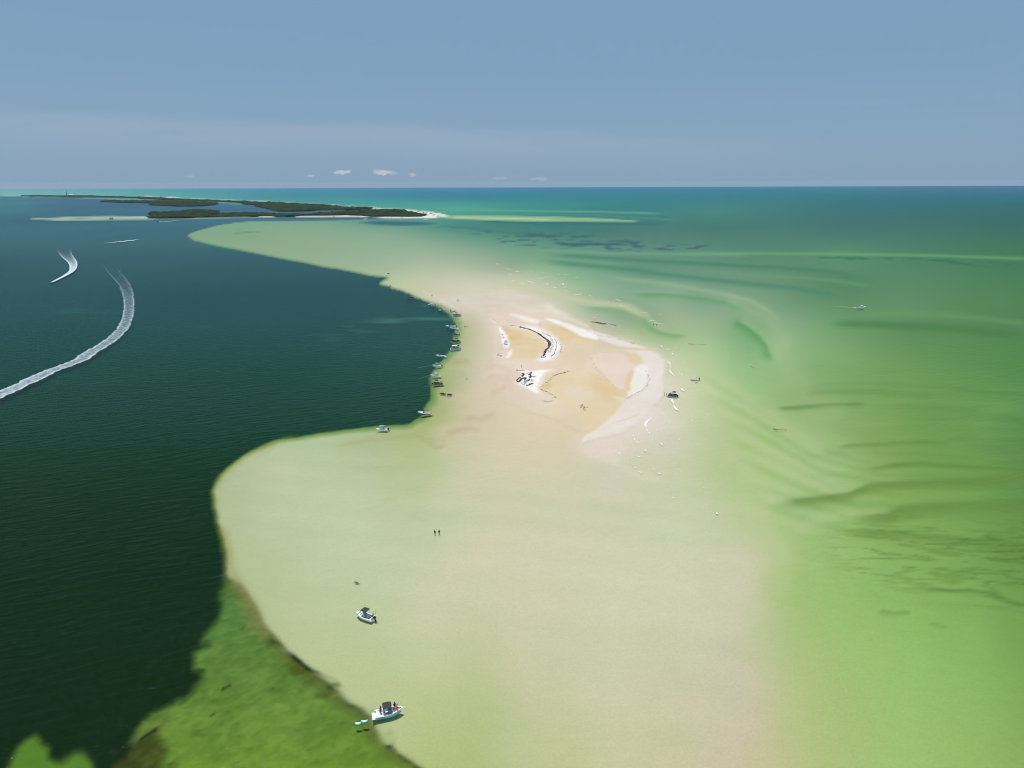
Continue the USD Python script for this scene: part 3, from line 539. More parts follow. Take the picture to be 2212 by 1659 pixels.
# outlines of the three mangrove islands' ground (waterline in front, back of the wood behind)
ISLAND_1 = (cr('I', [(60, 458), (300, 462), (700, 458), (900, 450), (1290, 441), (1700, 438), (2212, 425)]) + cr('J', [(200, 377), (400, 374), (600, 367), (800, 360), (1000, 358), (1200, 352), (1500, 347), (1700, 360), (1900, 373), (2212, 374)])
            + cr('K', [(300, 290), (700, 305), (1000, 308), (1200, 302), (1330, 275), (1250, 258), (1100, 232), (950, 212), (900, 180), (700, 172), (520, 178), (300, 185), (0, 192)]) + cr('J', [(1700, 298), (1500, 296), (1300, 310), (1000, 326), (820, 348), (770, 350), (600, 340), (300, 344), (0, 332)])
            + cr('I', [(2212, 404), (1900, 382), (1600, 380), (1300, 398), (1290, 425), (1050, 428), (850, 420), (1100, 402), (1270, 385), (1262, 356), (1200, 340), (900, 328), (700, 338), (600, 360), (400, 374), (150, 374), (80, 395), (150, 425), (80, 446)]))
ISLAND_2 = cr('H', [(1345, 368), (1500, 373), (1700, 382), (2000, 387), (2185, 391)]) + cr('I', [(105, 236), (300, 250), (600, 260), (800, 260), (1050, 253), (1190, 234), (1258, 218), (1230, 204), (1050, 196), (800, 180), (300, 172), (0, 172)]) + cr('H', [(2000, 358), (1550, 352), (1400, 356)])
ISLAND_3 = cr('H', [(0, 272), (500, 278), (870, 285), (970, 293), (1500, 297), (2000, 305), (2010, 318), (2212, 322)]) + cr('I', [(300, 150), (800, 160), (1000, 173), (1350, 183), (1400, 189), (1690, 203), (1690, 226), (1890, 233), (1900, 255)]) + cr('J', [(340, 285), (500, 285), (800, 278), (1000, 265), (1400, 262), (1650, 252), (1900, 246), (1900, 236), (1700, 226), (1540, 222), (1420, 218), (1300, 203), (1100, 190), (900, 175), (600, 160), (300, 150), (0, 136)]) + cr('I', [(1900, 192), (1500, 176), (1100, 160), (700, 146), (300, 124), (0, 113)]) + cr('H', [(2212, 296), (1500, 276), (1250, 268), (1000, 266), (600, 268), (300, 264), (0, 266)])
ISLANDS = [ISLAND_3, ISLAND_2, ISLAND_1]
BEACH_LINES = [
    (cr('H', [(-300, 262), (0, 262), (340, 250), (800, 249), (1200, 250), (2212, 280)]), (150, 195, 188), 0.9, 0.7),
    (cr('I', [(0, 93), (300, 104), (700, 127), (1100, 141), (1500, 157), (1900, 174), (2212, 184)]), (176, 210, 194), 1.0, 0.85),
    (cr('I', [(280, 103), (500, 114), (740, 128)]), (226, 226, 212), 0.8, 0.9),
    (cr('J', [(0, 114), (600, 140), (900, 155), (1100, 170), (1300, 178), (1500, 195), (1750, 208), (2000, 225)]), (178, 208, 190), 1.0, 0.7),
    (cr('K', [(0, 100), (500, 130), (900, 150), (1200, 178), (1500, 212)]), (186, 208, 186), 1.0, 0.7),
    (cr('H', [(0, 277), (120, 279)]), (190, 196, 190), 0.6, 0.9), (cr('H', [(230, 278), (380, 277)]), (190, 196, 190), 0.6, 0.8),
    (cr('I', [(60, 463), (400, 467), (720, 462), (1000, 457), (1300, 456), (2212, 440)]), (160, 186, 166), 0.9, 0.9),
    (cr('I', [(900, 455), (1300, 447), (1900, 441), (2212, 436)]), (214, 206, 190), 0.8, 0.9),
]
BEACHES = [
    (cr('J', [(0, 372), (200, 374), (200, 380), (0, 382)]) , (210, 203, 188), 0.4, 0.9),
    (cr('J', [(600, 368), (800, 362), (1000, 359), (1200, 352), (1500, 347), (1600, 352), (1700, 360), (1800, 370), (2000, 374), (2300, 376), (2300, 391), (1900, 386), (1500, 382), (1100, 379), (800, 378), (600, 374)]), (224, 214, 202), 0.45, 0.95),
    (cr('K', [(0, 291), (300, 300), (700, 307), (1000, 309), (1180, 303), (1280, 292), (1380, 262), (1480, 262), (1560, 290), (1610, 316), (1400, 325), (1000, 330), (600, 327), (200, 318), (0, 310)]), (238, 234, 231), 0.5, 1.0),
    (cr('K', [(905, 150), (1050, 175), (1250, 195), (1450, 208), (1620, 230), (1730, 258), (1790, 290), (1760, 302), (1660, 300), (1560, 280), (1480, 255), (1340, 250), (1250, 246), (1120, 228), (980, 208), (920, 180)]), (232, 229, 223), 0.6, 0.95),
    (cr('K', [(205, 118), (300, 125), (420, 128), (520, 142), (470, 158), (360, 165), (240, 158)]), (208, 208, 200), 0.5, 0.9),
    (cr('K', [(560, 262), (700, 258), (850, 240), (1000, 225), (1100, 217), (1160, 222), (1000, 238), (850, 252), (700, 268)]), (196, 186, 172), 0.4, 0.7),
    (cr('I', [(1770, 196), (1800, 188), (1812, 198), (1795, 206)]), (214, 206, 196), 0.4, 1.0),
    (cr('J', [(1440, 212), (1525, 204), (1530, 214), (1460, 222)]), (206, 206, 198), 0.4, 0.9),
]


# light falling on the open ground per unit of albedo, and the sky the water mirrors (measured from this scene's own sun and sky)
GAIN = np.array([1.335, 1.44, 1.555])
F_MAX, F_SCALE = 0.135, 0.28


MIRROR = np.array([[70, 0.005, 0.0068, 0.0079], [101, 0.0053, 0.0075, 0.0092], [121, 0.0054, 0.0084, 0.0112], [149, 0.0067, 0.01, 0.0143], [190, 0.0095, 0.0143, 0.021], [217, 0.0121, 0.0182, 0.027], [253, 0.0148, 0.0222, 0.0328], [300, 0.0169, 0.0254, 0.0367], [400, 0.0233, 0.0345, 0.0496], [474, 0.0287, 0.0422, 0.0589], [650, 0.0347, 0.0518, 0.0711], [1026, 0.0369, 0.0549, 0.0765], [1400, 0.036, 0.054, 0.0779], [4000, 0.0414, 0.054, 0.0796], [18000, 0.0468, 0.0576, 0.081]])


def fresnel_mean(G):
    c = EYE_H / np.sqrt(G[:, 0] ** 2 + G[:, 1] ** 2 + EYE_H ** 2)
    return np.minimum(F_SCALE * (0.02 + 0.98 * (1 - c) ** 5), F_MAX)


def floor_at(G):
    """albedo (linear), water depth tint mixed in, and height of the ground."""
    F = Floor(np.asarray(G, float))
    paint(F)
    t = np.clip(F.tone, 6, 252)
    lum = t.mean(1) / 255
    depth = np.interp(lum, [0.1, 0.25, 0.4, 0.55, 0.7, 0.78, 0.85, 0.95], [3.2, 2.6, 1.5, 0.8, 0.5, 0.32, 0.15, 0.05])
    depth = np.where(F.deep > 0.5, 0.6 * depth + 0.9, depth)
    z = -depth * (1 - smooth01(F.land / 0.3)) + F.land * smooth01(F.land / 0.3)
    f = fresnel_mean(G)[:, None] * (z < 0)[:, None]
    far = np.hypot(G[:, 1], 0.0)
    mirror = np.stack([np.interp(far, MIRROR[:, 0], MIRROR[:, k]) for k in (1, 2, 3)], -1) * (z < 0)[:, None]
    tinted_bed = (lin(t) - mirror) / (GAIN * (1 - f) * 0.975)  # water absorption by depth is painted into this bed colour; the surface is clear
    return np.clip(tinted_bed, 0.0015, 0.8), z


FAR = 18000.0
rows = np.concatenate([np.linspace(-40, 60, 6), EYE_H / np.tan(np.linspace(math.atan2(EYE_H, 70), math.atan2(EYE_H, FAR), 560))])
cols = np.linspace(-1.35, 1.35, 1000)
_Y, _T = np.meshgrid(rows, cols, indexing='ij')
_reach = np.maximum(_Y, 60) * 1.0 + 55
_G = np.stack([_T * _reach, _Y], -1).reshape(-1, 2)
_tinted_bed, _z = floor_at(_G)
# the survey sights the sea floor through the water: set each point where its line of sight meets the bottom
_P = np.column_stack([_G * ((EYE_H - _z) / EYE_H)[:, None], _z])
_ni, _nj = len(rows), len(cols)
_i, _j = np.meshgrid(np.arange(_ni - 1), np.arange(_nj - 1), indexing='ij')
_a = (_i * _nj + _j).ravel()
_f = np.vstack([np.column_stack([_a, _a + 1, _a + _nj + 1]), np.column_stack([_a, _a + _nj + 1, _a + _nj])])


def obj(path, mesh, mat=None, smooth=False):
    return usdkit.mesh(stage, path, mesh, mat, smooth=smooth).GetPrim()


def structure(prim, label):
    prim.SetCustomDataByKey('kind', 'structure')
    prim.SetCustomDataByKey('label', label)
    return prim


def ground_material():
    N = Nodes()
    tinted_bed = N('attribute', 'color', attribute='albedo')  # bed colour that already carries the tint of the water above it
    pos = N('geometry', 'position')
    # sand grain, ripple marks and weed flecks
    a = N('noise_texture', 'fac', vector=pos, scale=1.8, detail=2.0, roughness=0.6)
    b = N('noise_texture', 'fac', vector=N('mapping', 'vector', vector=pos, scale=(0.25, 0.45, 0.3), rotation=(0, 0, 0.3)), scale=1.0, detail=4.0, roughness=0.6)
    k = N.math('add', N.math('multiply', N.math('subtract', a, 0.5), 0.22), N.math('multiply', N.math('subtract', b, 0.5), 0.08))
    k = N.math('add', k, 1.0)
    c = N('mix', 'color', mix_type='multiply', fac=1.0, color1=tinted_bed, color2=N('combine_color', 'color', r=k, g=k, b=k))
    return N.mat('sand_weed_water_tint', N('diffuse_bsdf', 'BSDF', color=c, roughness=0.3))


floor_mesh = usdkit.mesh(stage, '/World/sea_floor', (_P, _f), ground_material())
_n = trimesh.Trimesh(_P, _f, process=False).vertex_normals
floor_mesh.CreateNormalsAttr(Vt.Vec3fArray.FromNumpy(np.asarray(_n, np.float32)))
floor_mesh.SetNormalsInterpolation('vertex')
UsdGeom.PrimvarsAPI(floor_mesh).CreatePrimvar('albedo', Sdf.ValueTypeNames.Color3fArray, 'vertex').Set(Vt.Vec3fArray.FromNumpy(_tinted_bed.astype(np.float32)))
structure(floor_mesh.GetPrim(), 'pale sand island, shoals, algae shelf and dark channel bed, water tint painted in')


# ------------------------------------------------------------------ the water's surface
def water_material():
    N = Nodes()
    pos = N('geometry', 'position')
    inc = N('geometry', 'incoming')
    # mapping scales before it turns, so the chop is turned first
    turned = N('mapping', 'vector', vector=pos, rotation=(0, 0, -0.40))
    swell = N('noise_texture', 'fac', vector=N('mapping', 'vector', vector=turned, scale=(0.12, 0.40, 0.2)), scale=1.0, detail=2.5, roughness=0.5, distortion=0.4)
    chop = N('noise_texture', 'fac', vector=N('mapping', 'vector', vector=turned, scale=(0.7, 1.3, 0.5)), scale=1.0, detail=3.0, roughness=0.6)
    ripple = N('noise_texture', 'fac', vector=N('mapping', 'vector', vector=turned, scale=(1.5, 2.3, 1.0)), scale=1.0, detail=1.5, roughness=0.5)
    h = N.math('add', N.math('multiply', swell, 0.42), N.math('multiply', chop, 0.12))
    nrm = N('bump', 'normal', height=h, distance=1.0, strength=1.0)
    steep = N('bump', 'normal', height=N.math('add', h, N.math('multiply', N.math('power', ripple, 3.0), 0.30)), distance=1.0, strength=1.0)
    mul = N('mix', 'color', mix_type='multiply', fac=1.0, color1=nrm, color2=inc)
    s = N('separate_xyz', 'x', vector=mul).s.split('.')[0]
    dot = N.math('add', N.math('add', Ref(s + '.x'), Ref(s + '.y')), Ref(s + '.z'))
    one = N.math('subtract', 1.0, N.math('maximum', dot, 0.0))
    f = N.math('multiply_add', N.math('power', one, 5.0), 0.98 * F_SCALE, 0.02 * F_SCALE)
    f = N.math('minimum', f, F_MAX)
    # most of the mirror image is blurred by wavelets too small to see; a little of it glints
    wide = N('glossy_bsdf', 'BSDF', color=(1, 1, 1), roughness=0.3, distribution='beckmann', normal=nrm)
    keen = N('glossy_bsdf', 'BSDF', color=(1, 1, 1), roughness=0.13, distribution='beckmann', normal=steep)
    gl = N('mix_closure', 'closure', fac=0.32, closure1=wide, closure2=keen)
    return N.mat('clear_sea_water', N('mix_closure', 'closure', fac=f, closure1=N('transparent_bsdf', 'BSDF', color=(1, 1, 1)), closure2=gl))


_w = np.array([[-FAR * 1.4, -60, 0], [FAR * 1.4, -60, 0], [FAR * 1.4, FAR, 0], [-FAR * 1.4, FAR, 0]], float)
structure(obj('/World/sea', (_w, np.array([[0, 1, 2], [0, 2, 3]])), water_material()), 'clear shallow sea with small wind waves')


# ------------------------------------------------------------------ building blocks
_names = {}


def numbered(base):
    k = _names.get(base, 0)
    _names[base] = k + 1
    return base if k == 0 else f'{base}_{k:03d}'


def tag(prim, label=None, cat=None, group=None, kind=None):
    for key, v in (('label', label), ('category', cat), ('group', group), ('kind', kind)):
        if v:
            prim.SetCustomDataByKey(key, v)
    return prim


class Thing:
    """a top-level object: an Xform at its base whose children are its parts."""

    def __init__(self, name, label, cat, loc, heading=0.0, group=None, scale=None):
        self.path = '/World/' + numbered(name)
        self.x = UsdGeom.Xform.Define(stage, self.path)
        self.x.AddTranslateOp().Set(Gf.Vec3d(*[float(v) for v in loc]))
        self.x.AddRotateZOp().Set(math.degrees(heading))
        self.prim = tag(self.x.GetPrim(), label, cat, group)
        self.used = {}

    def part(self, name, mesh, mat, label=None, under=None, smooth=False):
        base = under or self.path
        key = (base, name)
        k = self.used.get(key, 0)
        self.used[key] = k + 1
        path = f'{base}/{name}' + (f'_{k:03d}' if k else '')
        p = usdkit.mesh(stage, path, mesh, mat, smooth=smooth).GetPrim()
        if label:
            p.SetCustomDataByKey('label', label)
        return path


def cat_(meshes):
    return trimesh.util.concatenate([m for m in meshes])


def rbox(c, s, r=0.05):
    """a box with chamfered edges: centre, size, chamfer."""
    s = np.asarray(s, float) / 2
    r = min(r, 0.45 * s.min())
    pts = []
    for sg in np.ndindex(2, 2, 2):
        q = np.array([1 if k else -1 for k in sg])
        for ax in range(3):
            p = s - r
            p = p.copy()
            p[ax] = s[ax]
            pts.append(q * p)
    m = trimesh.convex.convex_hull(np.array(pts))
    m.apply_translation(c)
    return m


def tube(pts, r=0.03, n=6):
    out = []
    for a, b in zip(pts[:-1], pts[1:]):
        out.append(trimesh.creation.cylinder(radius=r, segment=[a, b], sections=n))
    return cat_(out)


def hullm(pts):
    return trimesh.convex.convex_hull(np.asarray(pts, float))


def loft(rings, closed=True, cap=True):
    """skin over rings of equal length."""
    R = np.asarray(rings, float)
    m, n = R.shape[:2]
    v = R.reshape(-1, 3)
    f = []
    for i in range(m - 1):
        for j in range(n if closed else n - 1):
            a, b = i * n + j, i * n + (j + 1) % n
            f += [[a, b, b + n], [a, b + n, a + n]]
    if cap:
        for base, flip in ((0, True), ((m - 1) * n, False)):
            for j in range(1, n - 1):
                t = [base, base + j, base + j + 1]
                f.append(t[::-1] if flip else t)
    t = trimesh.Trimesh(v, np.array(f), process=False)
    if cap and closed:
        t.merge_vertices()
        t.fix_normals()
    return t


_mats = {}


def paint_mat(name, rgb, rough=0.45, metal=0.0, vary=0.08, scale=3.0, spec=0.5):
    if name in _mats:
        return _mats[name]
    N = Nodes()
    pos = N('texture_coordinate', 'object')
    t = N('noise_texture', 'fac', vector=pos, scale=scale, detail=3.0)
    k = N.math('add', 1.0 - vary * 0.5, N.math('multiply', t, vary))
    col = N('mix', 'color', mix_type='multiply', fac=1.0, color1=tuple(rgb), color2=N('combine_color', 'color', r=k, g=k, b=k))
    _mats[name] = N.mat(name, N('principled_bsdf', 'BSDF', base_color=col, roughness=rough, metallic=metal, specular_ior_level=spec))
    return _mats[name]


def glass_mat():
    if 'windshield_glass' not in _mats:
        N = Nodes()
        _mats['windshield_glass'] = N.mat('windshield_glass', N('mix_closure', 'closure', fac=N('fresnel', 'fac', IOR=1.5), closure1=N('transparent_bsdf', 'BSDF', color=(0.35, 0.42, 0.45)), closure2=N('glossy_bsdf', 'BSDF', color=(1, 1, 1), roughness=0.02)))
    return _mats['windshield_glass']


WHITE = paint_mat('white_gelcoat', (0.78, 0.79, 0.79), 0.25)
CREAM = paint_mat('cream_vinyl', (0.62, 0.58, 0.50), 0.5)
GREYV = paint_mat('grey_vinyl', (0.32, 0.32, 0.34), 0.5)
TANV = paint_mat('tan_vinyl', (0.46, 0.36, 0.26), 0.55)
BLACKC = paint_mat('black_canvas', (0.022, 0.022, 0.028), 0.75)
BLACKP = paint_mat('black_paint', (0.012, 0.013, 0.015), 0.3)
NAVY = paint_mat('navy_paint', (0.015, 0.025, 0.055), 0.3)
NAVYC = paint_mat('navy_canvas', (0.02, 0.05, 0.14), 0.75)
BLUEC = paint_mat('sky_blue_canvas', (0.07, 0.33, 0.66), 0.75)
SOFTBLUE = paint_mat('soft_blue_canvas', (0.22, 0.42, 0.62), 0.75)
ROYAL = paint_mat('royal_blue_fabric', (0.03, 0.09, 0.42), 0.8)
SEAFOAM = paint_mat('seafoam_gelcoat', (0.16, 0.56, 0.54), 0.25)
PALEBLUE = paint_mat('pale_blue_gelcoat', (0.36, 0.48, 0.58), 0.3)
MAUVE = paint_mat('mauve_grey_aluminium', (0.24, 0.22, 0.28), 0.4)
ALU = paint_mat('aluminium', (0.62, 0.63, 0.65), 0.3, 0.9)
ALUP = paint_mat('pale_painted_aluminium', (0.55, 0.56, 0.55), 0.4)
DARKALU = paint_mat('charcoal_aluminium', (0.05, 0.05, 0.055), 0.4)
TEAK = paint_mat('teak_decking', (0.36, 0.24, 0.13), 0.6)
SKIN = paint_mat('tanned_skin', (0.42, 0.22, 0.14), 0.6)
SKIN2 = paint_mat('sunburnt_skin', (0.55, 0.24, 0.17), 0.6)
SKIN3 = paint_mat('brown_skin', (0.16, 0.085, 0.05), 0.6)
HAIR = paint_mat('dark_hair', (0.02, 0.014, 0.01), 0.6)
REDF = paint_mat('red_fabric', (0.42, 0.05, 0.03), 0.8)
ORANGE = paint_mat('coral_fabric', (0.6, 0.18, 0.07), 0.8)
PURPLE = paint_mat('plum_fabric', (0.09, 0.05, 0.13), 0.8)
DARKF = paint_mat('charcoal_fabric', (0.03, 0.03, 0.032), 0.85)
BLUEF = paint_mat('denim_blue_fabric', (0.08, 0.15, 0.30), 0.85)
AQUA = paint_mat('aqua_vinyl', (0.22, 0.66, 0.74), 0.35)
AQUAP = paint_mat('pale_aqua_vinyl', (0.62, 0.85, 0.87), 0.35)
BROWN = paint_mat('thatch_brown', (0.22, 0.14, 0.09), 0.85)
ROPE = paint_mat('pale_rope', (0.55, 0.55, 0.48), 0.8)


def hull_rings(L, B, free, bowrise, draft, full=2.4, x0=-0.5, flare=0.86, stem=0.16):
    """stations of a planing hull from transom to stem: outer skin as closed rings (sheer port, chine, keel, chine, sheer starboard)."""
    rings = []
    for t in np.linspace(0, 1, 15):
        k = 1 - max(0.0, (t - 0.38) / 0.62) ** full
        hb = max(B / 2 * (0.93 + 0.07 * min(t / 0.4, 1)) * k, 0.02)
        zs = free + bowrise * smooth01((t - 0.3) / 0.7)
        rise = max(0.0, (t - 0.55) / 0.45) ** 2.0
        zc = 0.06 + rise * zs * 0.75
        zk = -draft + rise * (draft + zs * 0.72)
        hc = hb * (flare - 0.25 * rise)
        x = (x0 + t * (1 - stem * 0)) * L
        lean = stem * L * 0.35 * rise
        rings.append([(x, hb, zs), (x - lean * 0.35, hc, zc), (x - lean * 0.55, 0.0, zk), (x - lean * 0.35, -hc, zc), (x, -hb, zs)])
    return rings


def shell(rings):
    """outer skin and transom, open at the top."""
    R = np.asarray(rings, float)
    m, n = R.shape[:2]
    f = []
    for i in range(m - 1):
        for j in range(n - 1):
            a, b = i * n + j, i * n + j + 1
            f += [[a, a + n, b + n], [a, b + n, b]]
    for j in range(1, n - 1):
        f.append([0, j, j + 1])
    return trimesh.Trimesh(R.reshape(-1, 3), np.array(f), process=False)


def deck_ring(rings, w_side, t_from=0.0, fore=1.0, up=0.02, inner_drop=0.4):
    """the gunwale cap: an edge of width w_side all round, closed over the foredeck from station `fore` on, with the inner coaming down to the sole."""
    R = np.asarray(rings, float)
    out, inn, low = [], [], []
    for r in R:
        hb, zs, x = r[0][1], r[0][2], r[0][0]
        ih = max(hb - w_side, 0.0)
        out.append((x, hb + 0.03, zs + up))
        inn.append((x, ih, zs + up + 0.02))
        low.append((x, ih * 0.96, zs - inner_drop))
    m = len(out)
    nf = int(round(fore * (m - 1)))
    v, f = [], []
    for s in (1, -1):
        b = len(v)
        for k in range(m):
            for p in (out[k], inn[k], low[k]):
                v.append((p[0], p[1] * s, p[2]))
            v.append((out[k][0], out[k][1] * s, out[k][2] - 0.12))
        for k in range(m - 1):
            a, c = b + 4 * k, b + 4 * (k + 1)
            quads = [(a, a + 1, c + 1, c), (a + 3, a, c, c + 3)]
            if k < nf:
                quads.append((a + 1, a + 2, c + 2, c + 1))
            for q in quads:
                q = q if s < 0 else q[::-1]
                f += [[q[0], q[1], q[2]], [q[0], q[2], q[3]]]
    # foredeck and transom cap
    h = 4 * m
    for k in range(nf, m - 1):
        a, c, a2, c2 = 4 * k + 1, 4 * (k + 1) + 1, h + 4 * k + 1, h + 4 * (k + 1) + 1
        f += [[a, a2, c2], [a, c2, c]]
    if nf < m - 1:
        a, a2, l1, l2 = 4 * nf + 1, h + 4 * nf + 1, 4 * nf + 2, h + 4 * nf + 2
        f += [[a, l1, l2], [a, l2, a2]]
    t = trimesh.Trimesh(np.array(v), np.array(f), process=False)
    return t


def sole(rings, w_side, z, upto=1.0):
    R = np.asarray(rings, float)
    m = int(round(upto * (len(R) - 1))) + 1
    v, f = [], []
    for r in R[:m]:
        ih = max(r[0][1] - w_side, 0.0) * 0.97
        v += [(r[0][0], ih, z), (r[0][0], -ih, z)]
    for k in range(m - 1):
        a = 2 * k
        f += [[a, a + 1, a + 3], [a, a + 3, a + 2]]
    return trimesh.Trimesh(np.array(v), np.array(f), process=False)


def outboard(T, x, y, z, mat=BLACKP, tilt=0.25, s=1.0):
    """an outboard motor hung on the transom: cowl, leg, propeller."""
    rot = trimesh.transformations.rotation_matrix(tilt, [0, 1, 0], [0, 0, 0])
    def mv(m):
        m.apply_scale(s)
        m.apply_transform(rot)
        m.apply_translation([x, y, z])
        return m
    cowl = hullm([(a, b, c) for a, b, c in [(-0.05, 0.2, 0.1), (-0.05, -0.2, 0.1), (-0.62, 0.22, 0.12), (-0.62, -0.22, 0.12), (-0.02, 0.17, 0.6), (-0.02, -0.17, 0.6), (-0.5, 0.18, 0.78), (-0.5, -0.18, 0.78), (-0.68, 0.15, 0.5), (-0.68, -0.15, 0.5)]])
    path = T.part('outboard_motor', mv(cowl), mat)
    T.part('leg', mv(cat_([rbox((-0.35, 0, -0.25), (0.3, 0.16, 0.8), 0.05), rbox((-0.42, 0, -0.72), (0.7, 0.12, 0.14), 0.04), rbox((-0.38, 0, -0.9), (0.25, 0.04, 0.3), 0.01)])), mat, under=path)
    pr = cat_([trimesh.creation.cylinder(0.06, 0.22, sections=8, transform=trimesh.transformations.rotation_matrix(math.pi / 2, [0, 1, 0]) )] + [hullm([(0, 0, 0.04), (0.04, 0.02, 0.04), (0.02, 0.09 * math.cos(q) * 2, 0.09 * math.sin(q) * 2), (0.03, 0.19 * math.cos(q + 0.4), 0.19 * math.sin(q + 0.4)), (-0.03, 0.19 * math.cos(q), 0.19 * math.sin(q))]) for q in (0, 2.09, 4.19)])
    pr.apply_translation((-0.85, 0, -0.72))
    T.part('propeller', mv(pr), ALU, under=path)


def canopy(cx, cz, lx, ly, crown=0.12, thick=0.06, nx=5, ny=5):
    """a stretched canvas or moulded top, slightly crowned."""
    v, f = [], []
    for side in (1, 0):
        for i in range(nx):
            for j in range(ny):
                a, b = 2 * i / (nx - 1) - 1, 2 * j / (ny - 1) - 1
                rx, ry = a * (1 - 0.06 * b * b * b * b), b * (1 - 0.06 * a ** 4)
                z = cz + crown * (1 - a * a) * (1 - 0.7 * b * b) - (0 if side else thick) - 0.03 * b * b
                v.append((cx + rx * lx / 2, ry * ly / 2, z))
    n = nx * ny
    for i in range(nx - 1):
        for j in range(ny - 1):
            a = i * ny + j
            f += [[a, a + ny, a + ny + 1], [a, a + ny + 1, a + 1]]
            f += [[n + a, n + a + ny + 1, n + a + ny], [n + a, n + a + 1, n + a + ny + 1]]
    loop = [i * ny for i in range(nx)] + [(nx - 1) * ny + j for j in range(1, ny)] + [i * ny + ny - 1 for i in range(nx - 2, -1, -1)] + [j for j in range(ny - 2, 0, -1)]
    for a, b in zip(loop, loop[1:] + loop[:1]):
        f += [[a, b + n, b], [a, a + n, b + n]]
    return trimesh.Trimesh(np.array(v), np.array(f), process=False)


